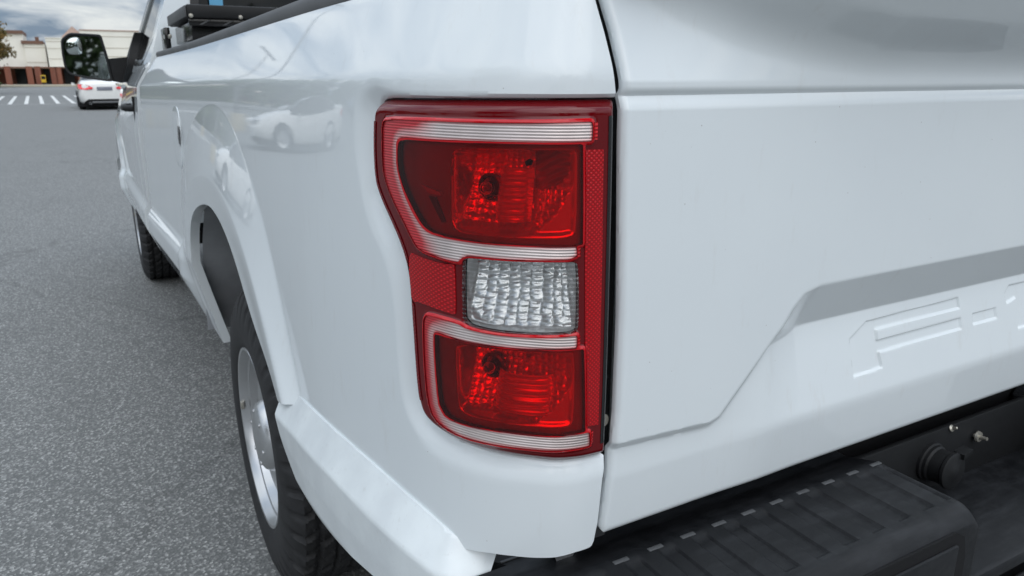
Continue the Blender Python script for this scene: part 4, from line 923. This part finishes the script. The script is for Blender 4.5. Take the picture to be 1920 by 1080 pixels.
# ------------------------------------------------------------------ trees and lamp posts
def make_tree(name, loc, H, Rc, leaf, label, seed, nleaf=5200, group=None, lsz=.16):
    rn = random.Random(seed); r = tag(empty(name, loc), label, 'tree', group)
    mb = MB(); top = H*.42; pts = [(0, 0, 0), (.1, .05, top*.5), (.05, -.08, top), (.1, .1, H*.72)]; mb.tube(pts, H*.026, 9, H*.008)
    tips = []
    for k in range(13):
        a = rn.uniform(0, 6.28); b = rn.uniform(.3, 1.25); s0 = Vector((.05, 0, rn.uniform(top*.7, H*.66))); Lb = Rc*rn.uniform(.55, 1.0)
        e1 = s0+Vector((math.cos(a)*math.cos(b), math.sin(a)*math.cos(b), math.sin(b)))*Lb; mid = (s0+e1)/2+Vector((0, 0, -.1*Lb)); mb.tube([s0, mid, e1], H*.009, 6, H*.003); tips += [e1, mid, s0.lerp(e1, .75)]
        for q in range(3):
            e2 = e1+Vector((rn.uniform(-1, 1), rn.uniform(-1, 1), rn.uniform(-.4, .8)))*Rc*.38; mb.tube([e1, e2], H*.003, 5, H*.001); tips += [e2, e1.lerp(e2, .6)]
    mb.build('trunk', 'bark', r)
    vs = []; fs = []
    wts = [rn.uniform(.4, 1.6) for _ in tips]
    for k in range(nleaf):
        t = rn.choices(tips, wts)[0]; g = Rc*.16
        p = t+Vector((rn.gauss(0, g), rn.gauss(0, g), rn.gauss(0, g*.75)))
        u = Vector((rn.gauss(0, 1), rn.gauss(0, 1), rn.gauss(0, 1))).normalized(); v = u.orthogonal().normalized(); s = lsz*rn.uniform(.6, 1.4)
        i = len(vs); vs += [p-u*s, p+v*s*.5, p+u*s, p-v*s*.5]; fs.append((i, i+1, i+2, i+3))
    MB().add(vs, fs).build('crown', leaf, r, False); return r
make_tree('tree', (-6.75, 66, 0), 5.2, 1.55, 'leaf_autumn', 'tree with yellowing leaves at the left edge in front of the shops', 5, 3600, lsz=.13)
g1 = 'trees mirrored in the paint'
base_t = make_tree('tree', (-12, 62, 0), 8, 3.4, 'leaf_green', 'tall green tree nearest the shops, left of the car park', 11, 4200, g1, .26)
spots = [(-17, 60, 1.0, 'green tree second from the shops in the row along the car park'), (-22, 56, 1.1, 'green tree in the row behind the maroon sedan'), (-28, 52, .9, 'lower green tree in the row behind the blue sedan'), (-34, 47, 1.1, 'green tree behind the blue sedan at the row end'), (-42, 40, 1.2, 'large green tree at the far left end of the row'),
         (-17, -4, 1.15, 'large tree left of the pickup, mirrored in its rear corner'), (10, -32, 1.0, 'green tree behind the pickup to its right'), (-9, -36, 1.25, 'green tree directly behind the pickup, seen in its door mirror'), (-3, -40, 1.1, 'taller green tree behind the pickup near its centre line'), (-16, -30, 1.1, 'green tree behind the pickup to its left')]
for i, (x, y, s, lb) in enumerate(spots):
    c = copy_tree(base_t); c.location = (x, y, 0); c.scale = (s, s, s); c.rotation_euler = (0, 0, i*1.3); c['label'] = lb
rn = random.Random(21); vs = []; fs = []
for k in range(15000):
    f = rn.random(); x = -9-105*f; y = 96-70*f+rn.uniform(-3, 3); hgt = 4.6+1.6*math.sin(x*.23)+1.2*math.sin(x*.61+1)+.8*math.sin(x*1.7)
    z = hgt*rn.random()**.8; u = Vector((rn.gauss(0, 1), rn.gauss(0, 1), rn.gauss(0, 1))).normalized(); v = u.orthogonal().normalized(); s = rn.uniform(.3, .65); p = Vector((x, y, z)); i = len(vs)
    vs += [p-u*s, p+v*s*.6, p+u*s, p-v*s*.6]; fs.append((i, i+1, i+2, i+3))
tl = MB().add(vs, fs).build('treeline', 'leaf_green', None, False); tag(tl, 'far off dark green wooded belt edging the car park', 'woods', None, 'stuff')
vs = []; fs = []
for k in range(20000):
    x = rn.uniform(-48, 40); y = -47+rn.uniform(-2.5, 2.5); z = (4.4+1.3*math.sin(x*.3)+.9*math.sin(x*.9))*rn.random()**.8; u = Vector((rn.gauss(0, 1), rn.gauss(0, 1), rn.gauss(0, 1))).normalized(); v = u.orthogonal().normalized(); s = rn.uniform(.2, .42); p = Vector((x, y, z)); i = len(vs)
    vs += [p-u*s, p+v*s*.6, p+u*s, p-v*s*.6]; fs.append((i, i+1, i+2, i+3))
hd_ = MB().add(vs, fs).build('hedgerow', 'leaf_green', None, False); tag(hd_, 'overgrown green hedgerow far behind the pickup, seen in its door mirror', 'hedge', None, 'stuff')
def lamp_post(loc, H, lb):
    r = tag(empty('lamp_post', loc), lb, 'lamp post', 'lamp posts mirrored in the bed side')
    MB().lathe([(0, .6), (.26, .6), (.28, .55), (.28, 0)], (0, 0, 0), (0, 0, 1), 20).build('footing', 'kerb_stone', r)
    MB().tube([(0, 0, .6), (0, 0, H)], .085, 10, .06).build('pole', 'pole_grey', r); MB().box((-.9, -.15, H-.02), (.9, .15, H+.10), .03).build('lamp_head', 'pole_grey', r)
lamp_post((-5.2, 24.5, 0), 9, 'tall grey lamp post left of the pickup beside the crosswise white sedan'); lamp_post((-7.2, 48, 0), 9, 'grey lamp post farther ahead between the trees')
